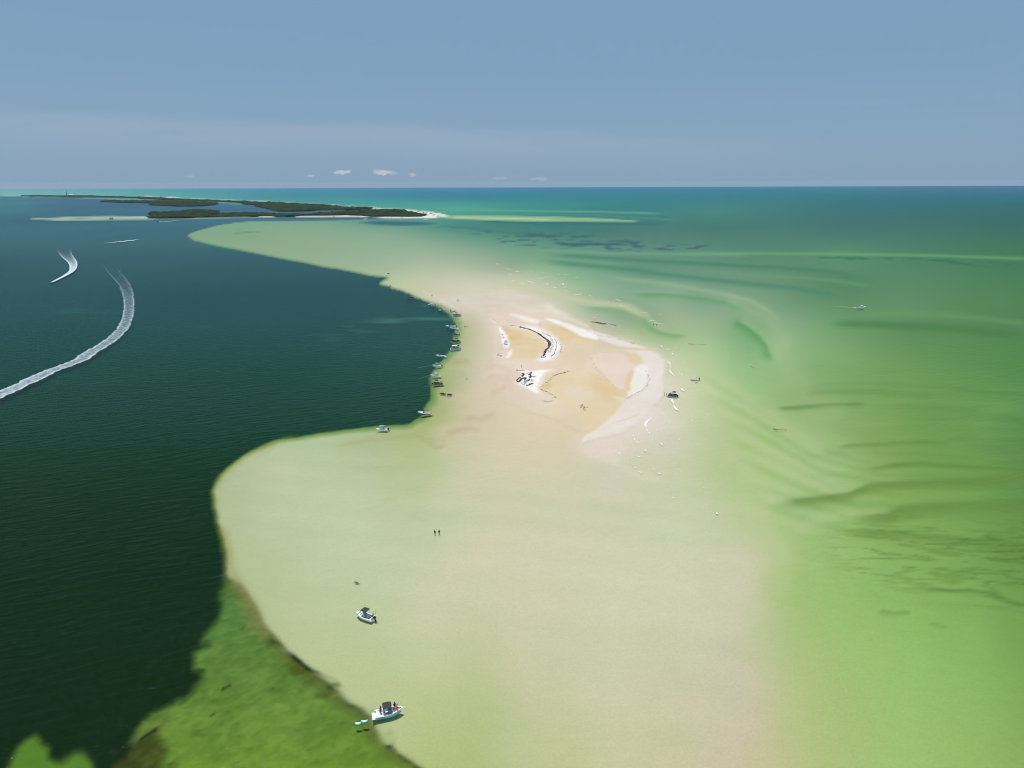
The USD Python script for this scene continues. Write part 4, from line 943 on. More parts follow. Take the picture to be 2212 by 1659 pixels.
def powerboat(T, L, B, hull_mat=WHITE, deck_mat=WHITE, stripe=None, top=None, top_mat=BLACKC, console=True, windshield=True, fore=0.62, motor=1, motor_mat=BLACKP, seats=CREAM, sole_mat=CREAM,
              free=0.62, bowrise=0.38, platform=False, rail=False, boot=None, top_len=None, tilt=0.25, arch=False):
    R = hull_rings(L, B, free, bowrise, 0.32)
    T.part('hull', shell(R), hull_mat)
    if stripe is not None:
        S = np.asarray(R, float).copy()
        band = []
        for r in S:
            p, c = r[0], r[1]
            a, b = p * 0.55 + c * 0.45, p * 0.08 + c * 0.92
            for q in (a, b):
                q[1] += 0.012
            band.append((a, b))
        v, f = [], []
        for s in (1, -1):
            o = len(v)
            for a, b in band[:-1]:
                v += [(a[0], a[1] * s, a[2]), (b[0], b[1] * s, b[2])]
            for k in range(len(band) - 2):
                q = o + 2 * k
                t = [[q, q + 1, q + 3], [q, q + 3, q + 2]]
                f += t if s > 0 else [x[::-1] for x in t]
        T.part('hull_stripe', trimesh.Trimesh(np.array(v), np.array(f), process=False), stripe)
    T.part('gunwale', deck_ring(R, 0.24, fore=fore, inner_drop=free + bowrise - 0.2 if fore > 0.9 else free - 0.1), deck_mat)
    T.part('cockpit_sole', sole(R, 0.24, 0.16, fore), sole_mat)
    xs = -0.5 * L
    # transom bench and bow cushions
    T.part('stern_bench', cat_([rbox((xs + 0.55, 0, 0.36), (0.5, B * 0.62, 0.4), 0.06), rbox((xs + 0.28, 0, 0.62), (0.16, B * 0.66, 0.42), 0.05)]), seats)
    if fore > 0.9:
        for s in (1, -1):
            T.part('bow_cushion', hullm([(0.14 * L, s * B * 0.2, 0.42), (0.14 * L, s * B * 0.33, 0.42), (0.34 * L, s * B * 0.08, 0.55), (0.34 * L, s * B * 0.2, 0.55), (0.14 * L, s * B * 0.2, 0.2), (0.14 * L, s * B * 0.32, 0.2), (0.34 * L, s * B * 0.08, 0.2), (0.34 * L, s * B * 0.16, 0.2)]), seats)
    else:
        T.part('hatch', rbox((0.26 * L, 0, free + bowrise * 0.86), (0.5, 0.5, 0.06), 0.02), GREYV)
    if console:
        c = T.part('console', hullm([(0.02 * L - 0.35, 0.36, 0.16), (0.02 * L - 0.35, -0.36, 0.16), (0.02 * L + 0.5, 0.33, 0.16), (0.02 * L + 0.5, -0.33, 0.16), (0.02 * L - 0.3, 0.34, 1.1), (0.02 * L - 0.3, -0.34, 1.1), (0.02 * L + 0.2, 0.3, 1.2), (0.02 * L + 0.2, -0.3, 1.2), (0.02 * L + 0.5, 0.3, 0.75), (0.02 * L + 0.5, -0.3, 0.75)]), deck_mat)
        T.part('steering_wheel', trimesh.creation.torus(0.17, 0.025, 12, 6, transform=trimesh.transformations.translation_matrix((0.02 * L - 0.42, 0, 1.0)) @ trimesh.transformations.rotation_matrix(1.2, [0, 1, 0])), BLACKP, under=c)
        if windshield:
            T.part('windshield', hullm([(0.02 * L + 0.22, 0.32, 1.18), (0.02 * L + 0.22, -0.32, 1.18), (0.02 * L + 0.05, 0.3, 1.55), (0.02 * L + 0.05, -0.3, 1.55), (0.02 * L + 0.24, 0.32, 1.18), (0.02 * L + 0.07, 0.3, 1.55), (0.02 * L + 0.24, -0.32, 1.18), (0.02 * L + 0.07, -0.3, 1.55)]), glass_mat(), under=c)
        T.part('leaning_seat', cat_([rbox((0.02 * L - 1.0, 0, 0.75), (0.42, 0.85, 0.22), 0.05), rbox((0.02 * L - 1.0, 0, 0.4), (0.32, 0.7, 0.48), 0.04), rbox((0.02 * L - 1.2, 0, 1.0), (0.1, 0.85, 0.3), 0.03)]), seats)
    else:
        # wrap-around windscreen and twin seats of a runabout
        zt = free + 0.18
        xw = (fore - 0.5) * L + 0.05
        T.part('windshield', cat_([hullm([(xw, y0, zt), (xw, y1, zt), (xw - 0.3, y0 * 0.9, zt + 0.38), (xw - 0.3, y1 * 0.9, zt + 0.38), (xw + 0.03, y0, zt), (xw - 0.27, y1 * 0.9, zt + 0.38)]) for y0, y1 in ((0.08, B * 0.36), (-B * 0.36, -0.08))] + [hullm([(xw, s * B * 0.36, zt), (xw - 0.3, s * B * 0.33, zt + 0.38), (xw - 1.1, s * B * 0.42, zt - 0.05), (xw - 1.0, s * B * 0.4, zt + 0.2), (xw - 0.5, s * B * 0.4 + 0.02 * s, zt)]) for s in (1, -1)]), glass_mat())
        for s in (1, -1):
            T.part('seat', cat_([rbox((xw - 0.95, s * B * 0.22, 0.5), (0.5, 0.5, 0.2), 0.05), rbox((xw - 1.2, s * B * 0.22, 0.82), (0.12, 0.5, 0.55), 0.04), rbox((xw - 0.95, s * B * 0.22, 0.28), (0.2, 0.2, 0.3), 0.03)]), seats)
        T.part('dashboard', rbox((xw - 0.28, 0, zt - 0.12), (0.3, B * 0.66, 0.3), 0.06), GREYV)
    if top == 'hard' or top == 'canvas':
        tl = top_len or 0.3 * L
        cx = -0.03 * L
        w = B * 0.78
        T.part('canopy', canopy(cx, 2.25, tl, w, 0.1 if top == 'canvas' else 0.06, 0.07), top_mat)
        for sx in (-1, 1):
            for s in (-1, 1):
                T.part('canopy_post', tube([(cx + sx * 0.28 * tl * (1 if top == 'hard' else 0.5), s * w * 0.42, 0.2 if console else free), (cx + sx * 0.4 * tl, s * w * 0.46, 2.22)], 0.025), ALU)
    elif top == 'folded':
        T.part('folded_canopy', cat_([tube([(-0.2 * L, -B * 0.42, free), (-0.27 * L, -B * 0.42, free + 1.05), (-0.27 * L, B * 0.42, free + 1.05), (-0.2 * L, B * 0.42, free)], 0.025), hullm([(-0.27 * L + a, y, free + 1.05 + c) for a in (-0.14, 0.14) for y in (-B * 0.42, B * 0.42) for c in (-0.08, 0.12)])]), top_mat)
    if platform:
        T.part('swim_platform', rbox((xs - 0.32, 0, 0.2), (0.68, B * 0.78, 0.1), 0.03), platform if platform is not True else deck_mat)
    if rail:
        rr = []
        for s in (1, -1):
            pts = [(R[k][0][0], s * (R[k][0][1] - 0.08), R[k][0][2] + 0.28) for k in (9, 11, 12, 13)] + [(R[14][0][0] - 0.15, 0, R[14][0][2] + 0.3)]
            rr.append(tube(pts, 0.018))
            rr += [tube([(p[0], p[1], p[2] - 0.28), p], 0.015) for p in pts]
        T.part('bow_rail', cat_(rr), ALU)
    if arch:
        T.part('arch', cat_([tube([(-0.22 * L, s * B * 0.44, free), (-0.3 * L, s * B * 0.42, free + 1.1)], 0.05) for s in (1, -1)] + [tube([(-0.3 * L, -B * 0.42, free + 1.1), (-0.3 * L, B * 0.42, free + 1.1)], 0.06)]), deck_mat)
    if motor:
        ys = [0] if motor == 1 else [-0.38, 0.38]
        for y in ys:
            outboard(T, xs - 0.08, y, 0.45, motor_mat, tilt)
    return R


def pontoon(T, L, B=2.55, panel=DARKALU, accent=ALUP, top_mat=BLACKC, top='canvas', seats=TANV, motor_mat=BLACKP, tubes=ALUP, top_len=None, deck=GREYV, cabin=False, flag=False):
    for y in (-0.85, 0.85, 0.0):
        prof = []
        for t, r in [(-0.5, 0.3), (0.36, 0.3), (0.44, 0.26), (0.5, 0.08)]:
            prof.append([(t * L, y + r * math.cos(a), 0.12 + (0.3 - r) * 0.6 + r * math.sin(a)) for a in np.linspace(0, 2 * math.pi, 13)[:-1]])
        T.part('pontoon_tube', loft(prof), tubes)
    T.part('deck', rbox((0, 0, 0.5), (L * 0.97, B, 0.12), 0.03), deck)
    zf, h = 0.57, 0.62
    for s in (1, -1):
        p = T.part('side_panel', rbox((-0.02 * L, s * (B / 2 - 0.06), zf + h / 2 + 0.03), (0.84 * L, 0.05, h - 0.06), 0.01), panel)
        T.part('rail', cat_([rbox((-0.02 * L, s * (B / 2 - 0.06), zf + h + 0.03), (0.85 * L, 0.07, 0.06), 0.02), rbox((-0.02 * L, s * (B / 2 - 0.05), zf + 0.05), (0.85 * L, 0.08, 0.05), 0.02)]), accent, under=p)
    for x, wd in ((0.4 * L, B * 0.36), (-0.44 * L, B * 0.3)):
        for s in (1, -1):
            T.part('end_panel', cat_([rbox((x, s * (B / 2 - 0.1 - wd / 2), zf + h / 2), (0.05, wd, h), 0.01)]), panel)
    def couch(x, y, lx, ly, back):
        m = [rbox((x, y, zf + 0.22), (lx, ly, 0.4), 0.06)]
        m.append(rbox((x, y + back * (ly / 2 - 0.08), zf + 0.55), (lx, 0.16, 0.4), 0.05))
        return cat_(m)
    for s in (1, -1):
        T.part('couch', couch(0.24 * L, s * (B / 2 - 0.4), 0.3 * L, 0.6, s), seats)
    T.part('couch', couch(-0.3 * L, -(B / 2 - 0.4), 0.24 * L, 0.6, -1), seats)
    c = T.part('helm', hullm([(-0.1 * L, 0.4, zf), (-0.1 * L + 0.6, 0.4, zf), (-0.1 * L, 1.05, zf), (-0.1 * L + 0.6, 1.05, zf), (-0.1 * L + 0.1, 0.45, zf + 0.95), (-0.1 * L + 0.45, 0.45, zf + 0.8), (-0.1 * L + 0.1, 1.0, zf + 0.95), (-0.1 * L + 0.45, 1.0, zf + 0.8)]), accent)
    T.part('steering_wheel', trimesh.creation.torus(0.18, 0.025, 12, 6, transform=trimesh.transformations.translation_matrix((-0.1 * L - 0.06, 0.72, zf + 0.82)) @ trimesh.transformations.rotation_matrix(1.1, [0, 1, 0])), BLACKP, under=c)
    T.part('helm_seat', cat_([rbox((-0.1 * L - 0.55, 0.72, zf + 0.5), (0.5, 0.5, 0.14), 0.05), rbox((-0.1 * L - 0.78, 0.72, zf + 0.8), (0.12, 0.5, 0.55), 0.05), rbox((-0.1 * L - 0.55, 0.72, zf + 0.22), (0.14, 0.14, 0.45), 0.03)]), seats)
    if top:
        tl = top_len or 0.36 * L
        cx = -0.16 * L if not cabin else -0.03 * L
        zt = zf + (2.0 if not cabin else 1.95)
        T.part('canopy', canopy(cx, zt, tl, B * 0.98, 0.14 if top == 'canvas' else 0.05, 0.06 if top == 'canvas' else 0.12), top_mat)
        for s in (1, -1):
            for sx in ((-0.46, 0.02, 0.46) if top == 'canvas' else (-0.44, 0.44)):
                foot = cx if top == 'canvas' else cx + sx * tl
                T.part('canopy_frame', tube([(foot, s * (B / 2 - 0.06), zf + h), (cx + sx * tl, s * B * 0.47, zt - 0.03)], 0.025), ALU)
    if cabin:
        for s in (1, -1):
            for k in range(3):
                T.part('window', rbox((-0.03 * L + (k - 1) * 0.19 * L, s * (B / 2 - 0.1), zf + 1.3), (0.165 * L, 0.03, 0.62), 0.01), glass_mat())
    if flag:
        fl = T.part('flag_pole', tube([(-0.46 * L, 0.9, zf), (-0.47 * L, 0.95, zf + 3.0)], 0.03), ALU)
        w = np.linspace(0, 1, 7)
        v = [(-0.47 * L + 1.35 * t, 0.95 + 0.12 * math.sin(5 * t), zf + 2.75 - 0.35 * t - q * 0.85) for t in w for q in (0, 1)]
        f = []
        for k in range(6):
            a = 2 * k
            f += [[a, a + 1, a + 3], [a, a + 3, a + 2], [a + 3, a + 1, a], [a + 2, a + 3, a]]
        T.part('flag', trimesh.Trimesh(np.array(v), np.array(f), process=False), DARKF, under=fl)
    outboard(T, -0.485 * L, 0, 0.35, motor_mat, 0.3, 1.05)


def jetski(T, body=BLACKP, trim=GREYV, seat=DARKF):
    L, B = 2.9, 1.1
    R = hull_rings(L, B, 0.26, 0.22, 0.18, full=2.0)
    T.part('hull', shell(R), body)
    T.part('deck', hullm([(-1.35, 0.45, 0.28), (-1.35, -0.45, 0.28), (0.1, 0.5, 0.32), (0.1, -0.5, 0.32), (1.35, 0.05, 0.5), (1.35, -0.05, 0.5), (0.5, 0.28, 0.62), (0.5, -0.28, 0.62), (-0.3, 0.2, 0.5), (-0.3, -0.2, 0.5)]), body)
    T.part('seat', hullm([(-1.1, 0.2, 0.5), (-1.1, -0.2, 0.5), (0.15, 0.2, 0.5), (0.15, -0.2, 0.5), (-1.0, 0.17, 0.82), (-1.0, -0.17, 0.82), (0.1, 0.13, 0.74), (0.1, -0.13, 0.74), (-0.5, 0.17, 0.74), (-0.5, -0.17, 0.74)]), seat)
    T.part('handlebar', cat_([tube([(0.3, -0.38, 0.98), (0.42, 0, 0.94), (0.3, 0.38, 0.98)], 0.03), hullm([(0.3, 0.14, 0.6), (0.3, -0.14, 0.6), (0.7, 0.16, 0.58), (0.7, -0.16, 0.58), (0.42, 0.08, 0.95), (0.42, -0.08, 0.95), (0.55, 0.1, 0.86), (0.55, -0.1, 0.86)])]), trim)
    T.part('bow_trim', hullm([(0.75, 0.26, 0.55), (0.75, -0.26, 0.55), (1.25, 0.06, 0.52), (1.25, -0.06, 0.52), (0.85, 0.15, 0.64), (0.85, -0.15, 0.64)]), trim)


# ------------------------------------------------------------------ people
import manifold3d as m3


def _ball(p, r, seg=8):
    return m3.Manifold.sphere(r, seg).translate([float(v) for v in p])


def limb(chain):
    out = m3.Manifold()
    for (a, ra), (b, rb) in zip(chain[:-1], chain[1:]):
        out += m3.Manifold.batch_hull([_ball(a, ra), _ball(b, rb)])
    return out


def hand(wrist, d, side, grip=0.35):
    """palm, four fingers of different length and a thumb leaving the side of the palm."""
    d = np.asarray(d, float) / np.linalg.norm(d)
    s = np.cross(d, [1.0, 0.05, 0.0])
    s = s / np.linalg.norm(s) if np.linalg.norm(s) > 1e-3 else np.array([0, 1.0, 0])
    n = np.cross(d, s)
    w = np.asarray(wrist, float)
    k = w + d * 0.09
    body = m3.Manifold.batch_hull([_ball(w, 0.026, 6), _ball(k + s * 0.032, 0.014, 6), _ball(k - s * 0.032, 0.014, 6)])
    for off, ln in ((0.033, 0.068), (0.011, 0.08), (-0.011, 0.074), (-0.033, 0.058)):
        a = k + s * off
        b = a + d * ln * 0.5 + n * grip * 0.01
        c = b + d * ln * 0.42 + n * grip * 0.05
        body += limb([(a, 0.0105), (b, 0.0095), (c, 0.008)])
    t0 = w + d * 0.03 + s * 0.026
    t1 = t0 + s * 0.03 + d * 0.025
    return body + limb([(t0, 0.014), (t1, 0.0115), (t1 + d * 0.03 + s * 0.006, 0.009)])


def to_tri(m):
    q = m.to_mesh()
    return trimesh.Trimesh(np.array(q.vert_properties[:, :3]), np.array(q.tri_verts), process=False)


POSES = {
    # joints: hips at (0,0,h); x = forward, y = left, z = up
    'stand': dict(h=0.92, lean=0.0, legs=[[(0.02, 0.1, 0.48), (0.0, 0.11, 0.08), (0.17, 0.13, 0.04)], [(0.03, -0.1, 0.48), (-0.04, -0.11, 0.08), (0.13, -0.13, 0.04)]], arms=[[(0.02, 0.27, 1.12), (0.1, 0.3, 0.87)], [(-0.02, -0.27, 1.12), (0.06, -0.3, 0.87)]]),
    'walk': dict(h=0.9, lean=0.05, legs=[[(0.16, 0.1, 0.48), (0.2, 0.1, 0.08), (0.36, 0.1, 0.05)], [(-0.02, -0.1, 0.47), (-0.3, -0.1, 0.14), (-0.17, -0.1, 0.05)]], arms=[[(-0.1, 0.27, 1.1), (0.0, 0.28, 0.86)], [(0.12, -0.27, 1.1), (0.28, -0.26, 0.92)]]),
    'sit': dict(h=0.14, lean=-0.12, legs=[[(0.42, 0.13, 0.2), (0.8, 0.14, 0.06), (0.9, 0.14, 0.18)], [(0.4, -0.13, 0.24), (0.74, -0.15, 0.06), (0.84, -0.15, 0.18)]], arms=[[(-0.12, 0.3, 0.36), (-0.16, 0.34, 0.12)], [(0.05, -0.28, 0.38), (0.25, -0.22, 0.26)]]),
    'ride': dict(h=0.12, lean=0.14, legs=[[(0.3, 0.24, 0.08), (0.1, 0.32, -0.34), (0.28, 0.34, -0.4)], [(0.3, -0.24, 0.08), (0.1, -0.32, -0.34), (0.28, -0.34, -0.4)]], arms=[[(0.3, 0.3, 0.4), (0.58, 0.3, 0.34)], [(0.3, -0.3, 0.4), (0.58, -0.3, 0.34)]]),
    'chair': dict(h=0.12, lean=-0.1, legs=[[(0.42, 0.12, 0.12), (0.48, 0.13, -0.32), (0.64, 0.13, -0.36)], [(0.42, -0.12, 0.12), (0.5, -0.13, -0.32), (0.66, -0.13, -0.36)]], arms=[[(0.05, 0.28, 0.36), (0.3, 0.22, 0.24)], [(0.05, -0.28, 0.36), (0.3, -0.2, 0.24)]]),
}


def person(label, loc, heading, pose='stand', skin=SKIN, top=None, bottom=DARKF, hair=HAIR, hat=None, s=1.0, group=None, look=0.0):
    T = Thing('person', label, 'person', loc, heading, group)
    P = POSES[pose]
    h, ln = P['h'], P['lean']
    hip = np.array([0, 0, h])
    up = np.array([math.sin(ln), 0, math.cos(ln)])
    waist, chest, neck = hip + up * 0.2, hip + up * 0.38, hip + up * 0.53
    head = neck + up * 0.17 + np.array([0.02, 0, 0])
    sh = [chest + up * 0.1 + np.array([0, y, 0]) for y in (0.185, -0.185)]
    if pose == 'swim':
        pass
    body = m3.Manifold.batch_hull([_ball(hip + [0, 0.09, 0], 0.105), _ball(hip + [0, -0.09, 0], 0.105), _ball(waist + np.array([0, 0.07, 0]), 0.095), _ball(waist + np.array([0, -0.07, 0]), 0.095)])
    body += m3.Manifold.batch_hull([_ball(waist + np.array([0, 0.07, 0]), 0.095), _ball(waist + np.array([0, -0.07, 0]), 0.095), _ball(chest + np.array([0.01, 0.1, 0]), 0.105), _ball(chest + np.array([0.01, -0.1, 0]), 0.105), _ball(sh[0], 0.062), _ball(sh[1], 0.062)])
    body += limb([(chest + up * 0.1, 0.07), (neck, 0.055), (head, 0.07)])
    hd = m3.Manifold.batch_hull([_ball(head + up * 0.03, 0.098, 12), _ball(head + np.array([0.035, 0, -0.06]), 0.06, 10)])
    body += hd + _ball(head + np.array([0.11, 0, -0.015]), 0.018, 6) + _ball(head + np.array([0.0, 0.098, -0.01]), 0.022, 6) + _ball(head + np.array([0.0, -0.098, -0.01]), 0.022, 6)
    for k, (leg, y) in enumerate(zip(P['legs'], (0.09, -0.09))):
        kn, an, toe = [np.array(q, float) for q in leg]
        body += limb([(hip + [0, y, -0.02], 0.095), (kn, 0.062), (an, 0.043)]) + limb([(an - np.array([0.03, 0, 0.03]), 0.038), (toe, 0.03)])
    for k, (arm, side) in enumerate(zip(P['arms'], (1, -1))):
        el, wr = [np.array(q, float) for q in arm]
        body += limb([(sh[k], 0.056), (el, 0.042), (wr, 0.03)]) + hand(wr, wr - el, side)
    def fit(m):
        t = to_tri(m) if not isinstance(m, trimesh.Trimesh) else m
        t.apply_scale(s)
        return t
    T.part('body', fit(body), skin, smooth=40)
    if hair is not None:
        hm = m3.Manifold.batch_hull([_ball(head + up * 0.045, 0.108, 10), _ball(head + np.array([-0.05, 0, -0.05]), 0.07, 8)]) - m3.Manifold.cube([0.4, 0.4, 0.22], True).translate([float(head[0]) + 0.235, 0.0, float(head[2]) - 0.08])
        T.part('hair', fit(hm), hair)
    if hat is not None:
        hm = limb([(head + up * 0.1, 0.1), (head + up * 0.13, 0.07)]) + m3.Manifold.cylinder(0.02, 0.15, 0.15, 14).translate([float(v) for v in head + up * 0.075 + np.array([0.04, 0, 0])])
        T.part('cap', fit(hm), hat)
    if bottom is not None:
        bm = m3.Manifold.batch_hull([_ball(hip + [0, 0.09, 0.03], 0.118), _ball(hip + [0, -0.09, 0.03], 0.118)])
        for leg, y in zip(P['legs'], (0.09, -0.09)):
            kn = np.array(leg[0], float)
            bm += limb([(hip + [0, y, -0.02], 0.11), (hip * 0.35 + kn * 0.65 + np.array([0, y * 0.35, 0]), 0.088)])
        T.part('shorts', fit(bm), bottom)
    if top is not None:
        tm = m3.Manifold.batch_hull([_ball(hip + up * 0.08 + np.array([0, 0.08, 0]), 0.113), _ball(hip + up * 0.08 + np.array([0, -0.08, 0]), 0.113), _ball(chest + np.array([0.01, 0.1, 0]), 0.115), _ball(chest + np.array([0.01, -0.1, 0]), 0.115), _ball(sh[0], 0.07), _ball(sh[1], 0.07)])
        for k, arm in enumerate(P['arms']):
            el = np.array(arm[0], float)
            tm += limb([(sh[k], 0.07), (sh[k] * 0.45 + el * 0.55, 0.06)])
        T.part('shirt', fit(tm), top)
    return T


def swimmer(label, loc, heading, skin=SKIN, bottom=DARKF, group=None):
    """lying face down on the surface, one arm reaching ahead."""
    T = Thing('person', label, 'person', loc, heading, group)
    b = m3.Manifold.batch_hull([_ball((0, 0.09, 0), 0.1), _ball((0, -0.09, 0), 0.1), _ball((0.45, 0.16, 0.02), 0.08), _ball((0.45, -0.16, 0.02), 0.08)])
    b += limb([((0.5, 0, 0.04), 0.06), ((0.62, 0, 0.08), 0.06)]) + m3.Manifold.batch_hull([_ball((0.74, 0, 0.11), 0.1, 12), _ball((0.72, 0, 0.05), 0.07)])
    b += limb([((-0.02, 0.09, 0), 0.09), ((-0.45, 0.13, -0.02), 0.06), ((-0.85, 0.12, -0.04), 0.04), ((-1.02, 0.12, -0.02), 0.03)])
    b += limb([((-0.02, -0.09, 0), 0.09), ((-0.42, -0.16, -0.08), 0.06), ((-0.8, -0.2, -0.06), 0.04), ((-0.96, -0.2, -0.02), 0.03)])
    for y, el, wr in ((0.2, (0.72, 0.3, 0.02), (0.98, 0.22, 0.0)), (-0.2, (0.4, -0.45, 0.0), (0.55, -0.62, -0.04))):
        b += limb([((0.46, y, 0.03), 0.055), (el, 0.042), (wr, 0.03)]) + hand(wr, np.array(wr) - np.array(el), 1)
    T.part('body', to_tri(b), skin, smooth=40)
    T.part('hair', to_tri(_ball((0.72, 0, 0.13), 0.105, 10)), HAIR)
    T.part('shorts', to_tri(m3.Manifold.batch_hull([_ball((0.02, 0.09, 0.01), 0.112), _ball((0.02, -0.09, 0.01), 0.112), _ball((-0.22, 0.11, 0), 0.092), _ball((-0.22, -0.12, -0.03), 0.092)])), bottom)
    return T


# ------------------------------------------------------------------ where things float, stand and lie
def at(x, y, z=0.0):
    """a point of the sea level plane from its bearing in the photograph (2840 wide)."""
    return ground(x * S0, y * S0, z)


def depth_at(p):
    return floor_at(np.array([[p[0], p[1]]]))[1][0]


def moor(x0, x1, y, heading_deg):
    """centre, length and heading of a boat whose waterline spans x0..x1 at height y; heading_deg: 0 = bow to the right, 180 = bow to the left."""
    a, b = at(x0, y), at(x1, y)
    hd = math.radians(heading_deg)
    return (a + b) / 2, abs(b[0] - a[0]) / max(abs(math.cos(hd)), 0.3), hd


def boat(kind, label, x0, x1, y, hd, group=None, beam=None, cat='boat', **kw):
    c, L, h = moor(x0, x1, y, hd)
    name = {'power': 'motorboat', 'pontoon': 'pontoon_boat'}[kind]
    T = Thing(name, label, cat, c, h, group)
    if kind == 'power':
        L = np.clip(L, 5.0, 9.5)
        powerboat(T, L, beam or 0.34 * L + 0.2, **kw)
    else:
        pontoon(T, L, beam or 2.5, **kw)
    T.L = L
    T.c, T.h = c, h
    return T


def aboard(T, x, y, z):
    c, s = math.cos(T.h), math.sin(T.h)
    return (T.c[0] + c * x - s * y, T.c[1] + s * x + c * y, z)


# --- the two boats in the foreground
c0 = at(1079.5, 1982)
hd0 = math.atan2(*(at(1118, 1975) - at(1041, 1990))[[1, 0]])
jb = Thing('motorboat', 'white jet boat with seafoam green hull side and black canopy, nearest boat at the bottom', 'boat', c0, hd0)
jb.c, jb.h = c0, hd0
L0 = 5.5
R = hull_rings(L0, 2.3, 0.78, 0.36, 0.3)
jb.part('hull', shell(R), SEAFOAM)
jb.part('gunwale', deck_ring(R, 0.22, fore=0.94, inner_drop=0.6), WHITE)
jb.part('cockpit_sole', sole(R, 0.22, 0.22, 0.94), paint_mat('white_deck', (0.66, 0.65, 0.66), 0.5))
jb.part('swim_deck', rbox((-0.5 * L0 - 0.1, 0, 0.3), (0.9, 2.0, 0.14), 0.05), WHITE)
jb.part('stern_bench', cat_([rbox((-0.5 * L0 + 0.65, 0, 0.45), (0.55, 1.9, 0.5), 0.08), rbox((-0.5 * L0 + 0.35, 0, 0.75), (0.2, 1.9, 0.5), 0.07)]), WHITE)
p_ = jb.part('console', hullm([(-0.2, 0.42, 0.22), (-0.2, -0.42, 0.22), (0.75, 0.4, 0.22), (0.75, -0.4, 0.22), (-0.15, 0.4, 1.2), (-0.15, -0.4, 1.2), (0.35, 0.36, 1.3), (0.35, -0.36, 1.3), (0.75, 0.36, 0.85), (0.75, -0.36, 0.85)]), GREYV)
jb.part('windshield', hullm([(0.36, 0.36, 1.28), (0.36, -0.36, 1.28), (0.2, 0.33, 1.65), (0.2, -0.33, 1.65), (0.39, 0.36, 1.28), (0.22, -0.33, 1.65)]), glass_mat(), under=p_)
jb.part('steering_wheel', trimesh.creation.torus(0.18, 0.025, 14, 6, transform=trimesh.transformations.translation_matrix((-0.28, 0, 1.1)) @ trimesh.transformations.rotation_matrix(1.2, [0, 1, 0])), BLACKP, under=p_)
jb.part('leaning_seat', cat_([rbox((-0.95, 0, 0.85), (0.45, 0.95, 0.2), 0.06), rbox((-0.95, 0, 0.5), (0.35, 0.8, 0.55), 0.04), rbox((-1.16, 0, 1.12), (0.1, 0.95, 0.35), 0.04)]), WHITE)
for s_ in (1, -1):
    jb.part('bow_cushion', hullm([(1.1, s_ * 0.4, 0.75), (1.1, s_ * 0.78, 0.75), (2.05, s_ * 0.1, 0.85), (2.05, s_ * 0.42, 0.85), (1.1, s_ * 0.4, 0.25), (1.1, s_ * 0.77, 0.25), (2.05, s_ * 0.1, 0.25), (2.05, s_ * 0.4, 0.25)]), GREYV)
jb.part('canopy', canopy(-0.35, 2.35, 1.75, 1.75, 0.06, 0.08), BLACKC)
for sx in (-1, 1):
    for s_ in (1, -1):
        jb.part('canopy_post', tube([(-0.35 + sx * 0.5, s_ * 0.55, 0.22), (-0.35 + sx * 0.75, s_ * 0.78, 2.3)], 0.03), DARKALU)
Ra = np.asarray(R)
# a slanted dark maker's mark, too small to read
t_ = cat_([hullm([(x0, y0, 0), (x0 + l_, y0, 0), (x0 + 0.12, y0 + h_, 0), (x0 + l_ + 0.1, y0 + h_, 0), (x0, y0, 0.006), (x0 + l_, y0, 0.006), (x0 + 0.12, y0 + h_, 0.006), (x0 + l_ + 0.1, y0 + h_, 0.006)]) for x0, y0, l_, h_ in ((0.0, 0.0, 0.2, 0.06), (0.16, 0.05, 0.3, 0.07), (0.4, 0.02, 0.22, 0.05), (0.5, 0.1, 0.26, 0.05))])
v_ = np.asarray(t_.vertices)
# it lies along the starboard side near the stern, following the hull's skin
xs_ = -0.5 * L0 + 0.85 + v_[:, 0]
ki = np.clip(np.searchsorted(Ra[:, 0, 0], xs_) - 1, 0, len(Ra) - 2)
tt = (xs_ - Ra[ki, 0, 0]) / (Ra[ki + 1, 0, 0] - Ra[ki, 0, 0])
sheer = Ra[ki, 4] * (1 - tt)[:, None] + Ra[ki + 1, 4] * tt[:, None]
chine = Ra[ki, 3] * (1 - tt)[:, None] + Ra[ki + 1, 3] * tt[:, None]
q_ = 0.42 + v_[:, 1] / 0.75
pp = chine * (1 - q_)[:, None] + sheer * q_[:, None]
t_.vertices = np.column_stack([xs_, pp[:, 1] - 0.012 - v_[:, 2], pp[:, 2]])
jb.part('maker_mark', t_, BLACKP)
jb.part('cooler', cat_([rbox((-0.5, -0.72, 0.42), (0.62, 0.4, 0.38), 0.04), rbox((-0.5, -0.72, 0.63), (0.65, 0.43, 0.06), 0.02)]), WHITE)
person('person in red cap and plum shirt standing at the stern of the seafoam green boat', aboard(jb, -1.6, 0.5, 0.22), hd0 - 0.6, 'stand', SKIN, PURPLE, DARKF, hat=REDF)
person('person in royal blue shirt sitting before the seafoam green boat console', aboard(jb, 1.0, -0.05, 0.5), hd0, 'chair', SKIN, ROYAL, BLUEF)
person("sunburnt person in coral shorts lounging on the seafoam boat's far bow cushion", aboard(jb, 1.6, 0.45, 0.8), hd0 + math.pi, 'sit', SKIN2, None, ORANGE)
person("sunburnt person in red shorts lounging on the seafoam boat's near bow cushion", aboard(jb, 1.55, -0.45, 0.8), hd0 + math.pi - 0.3, 'sit', SKIN2, None, REDF)
person("person in black shirt and black hat sitting at the seafoam boat's far side", aboard(jb, 1.2, 0.85, 0.95), hd0 - 1.2, 'chair', SKIN, DARKF, DARKF, hat=BLACKC)


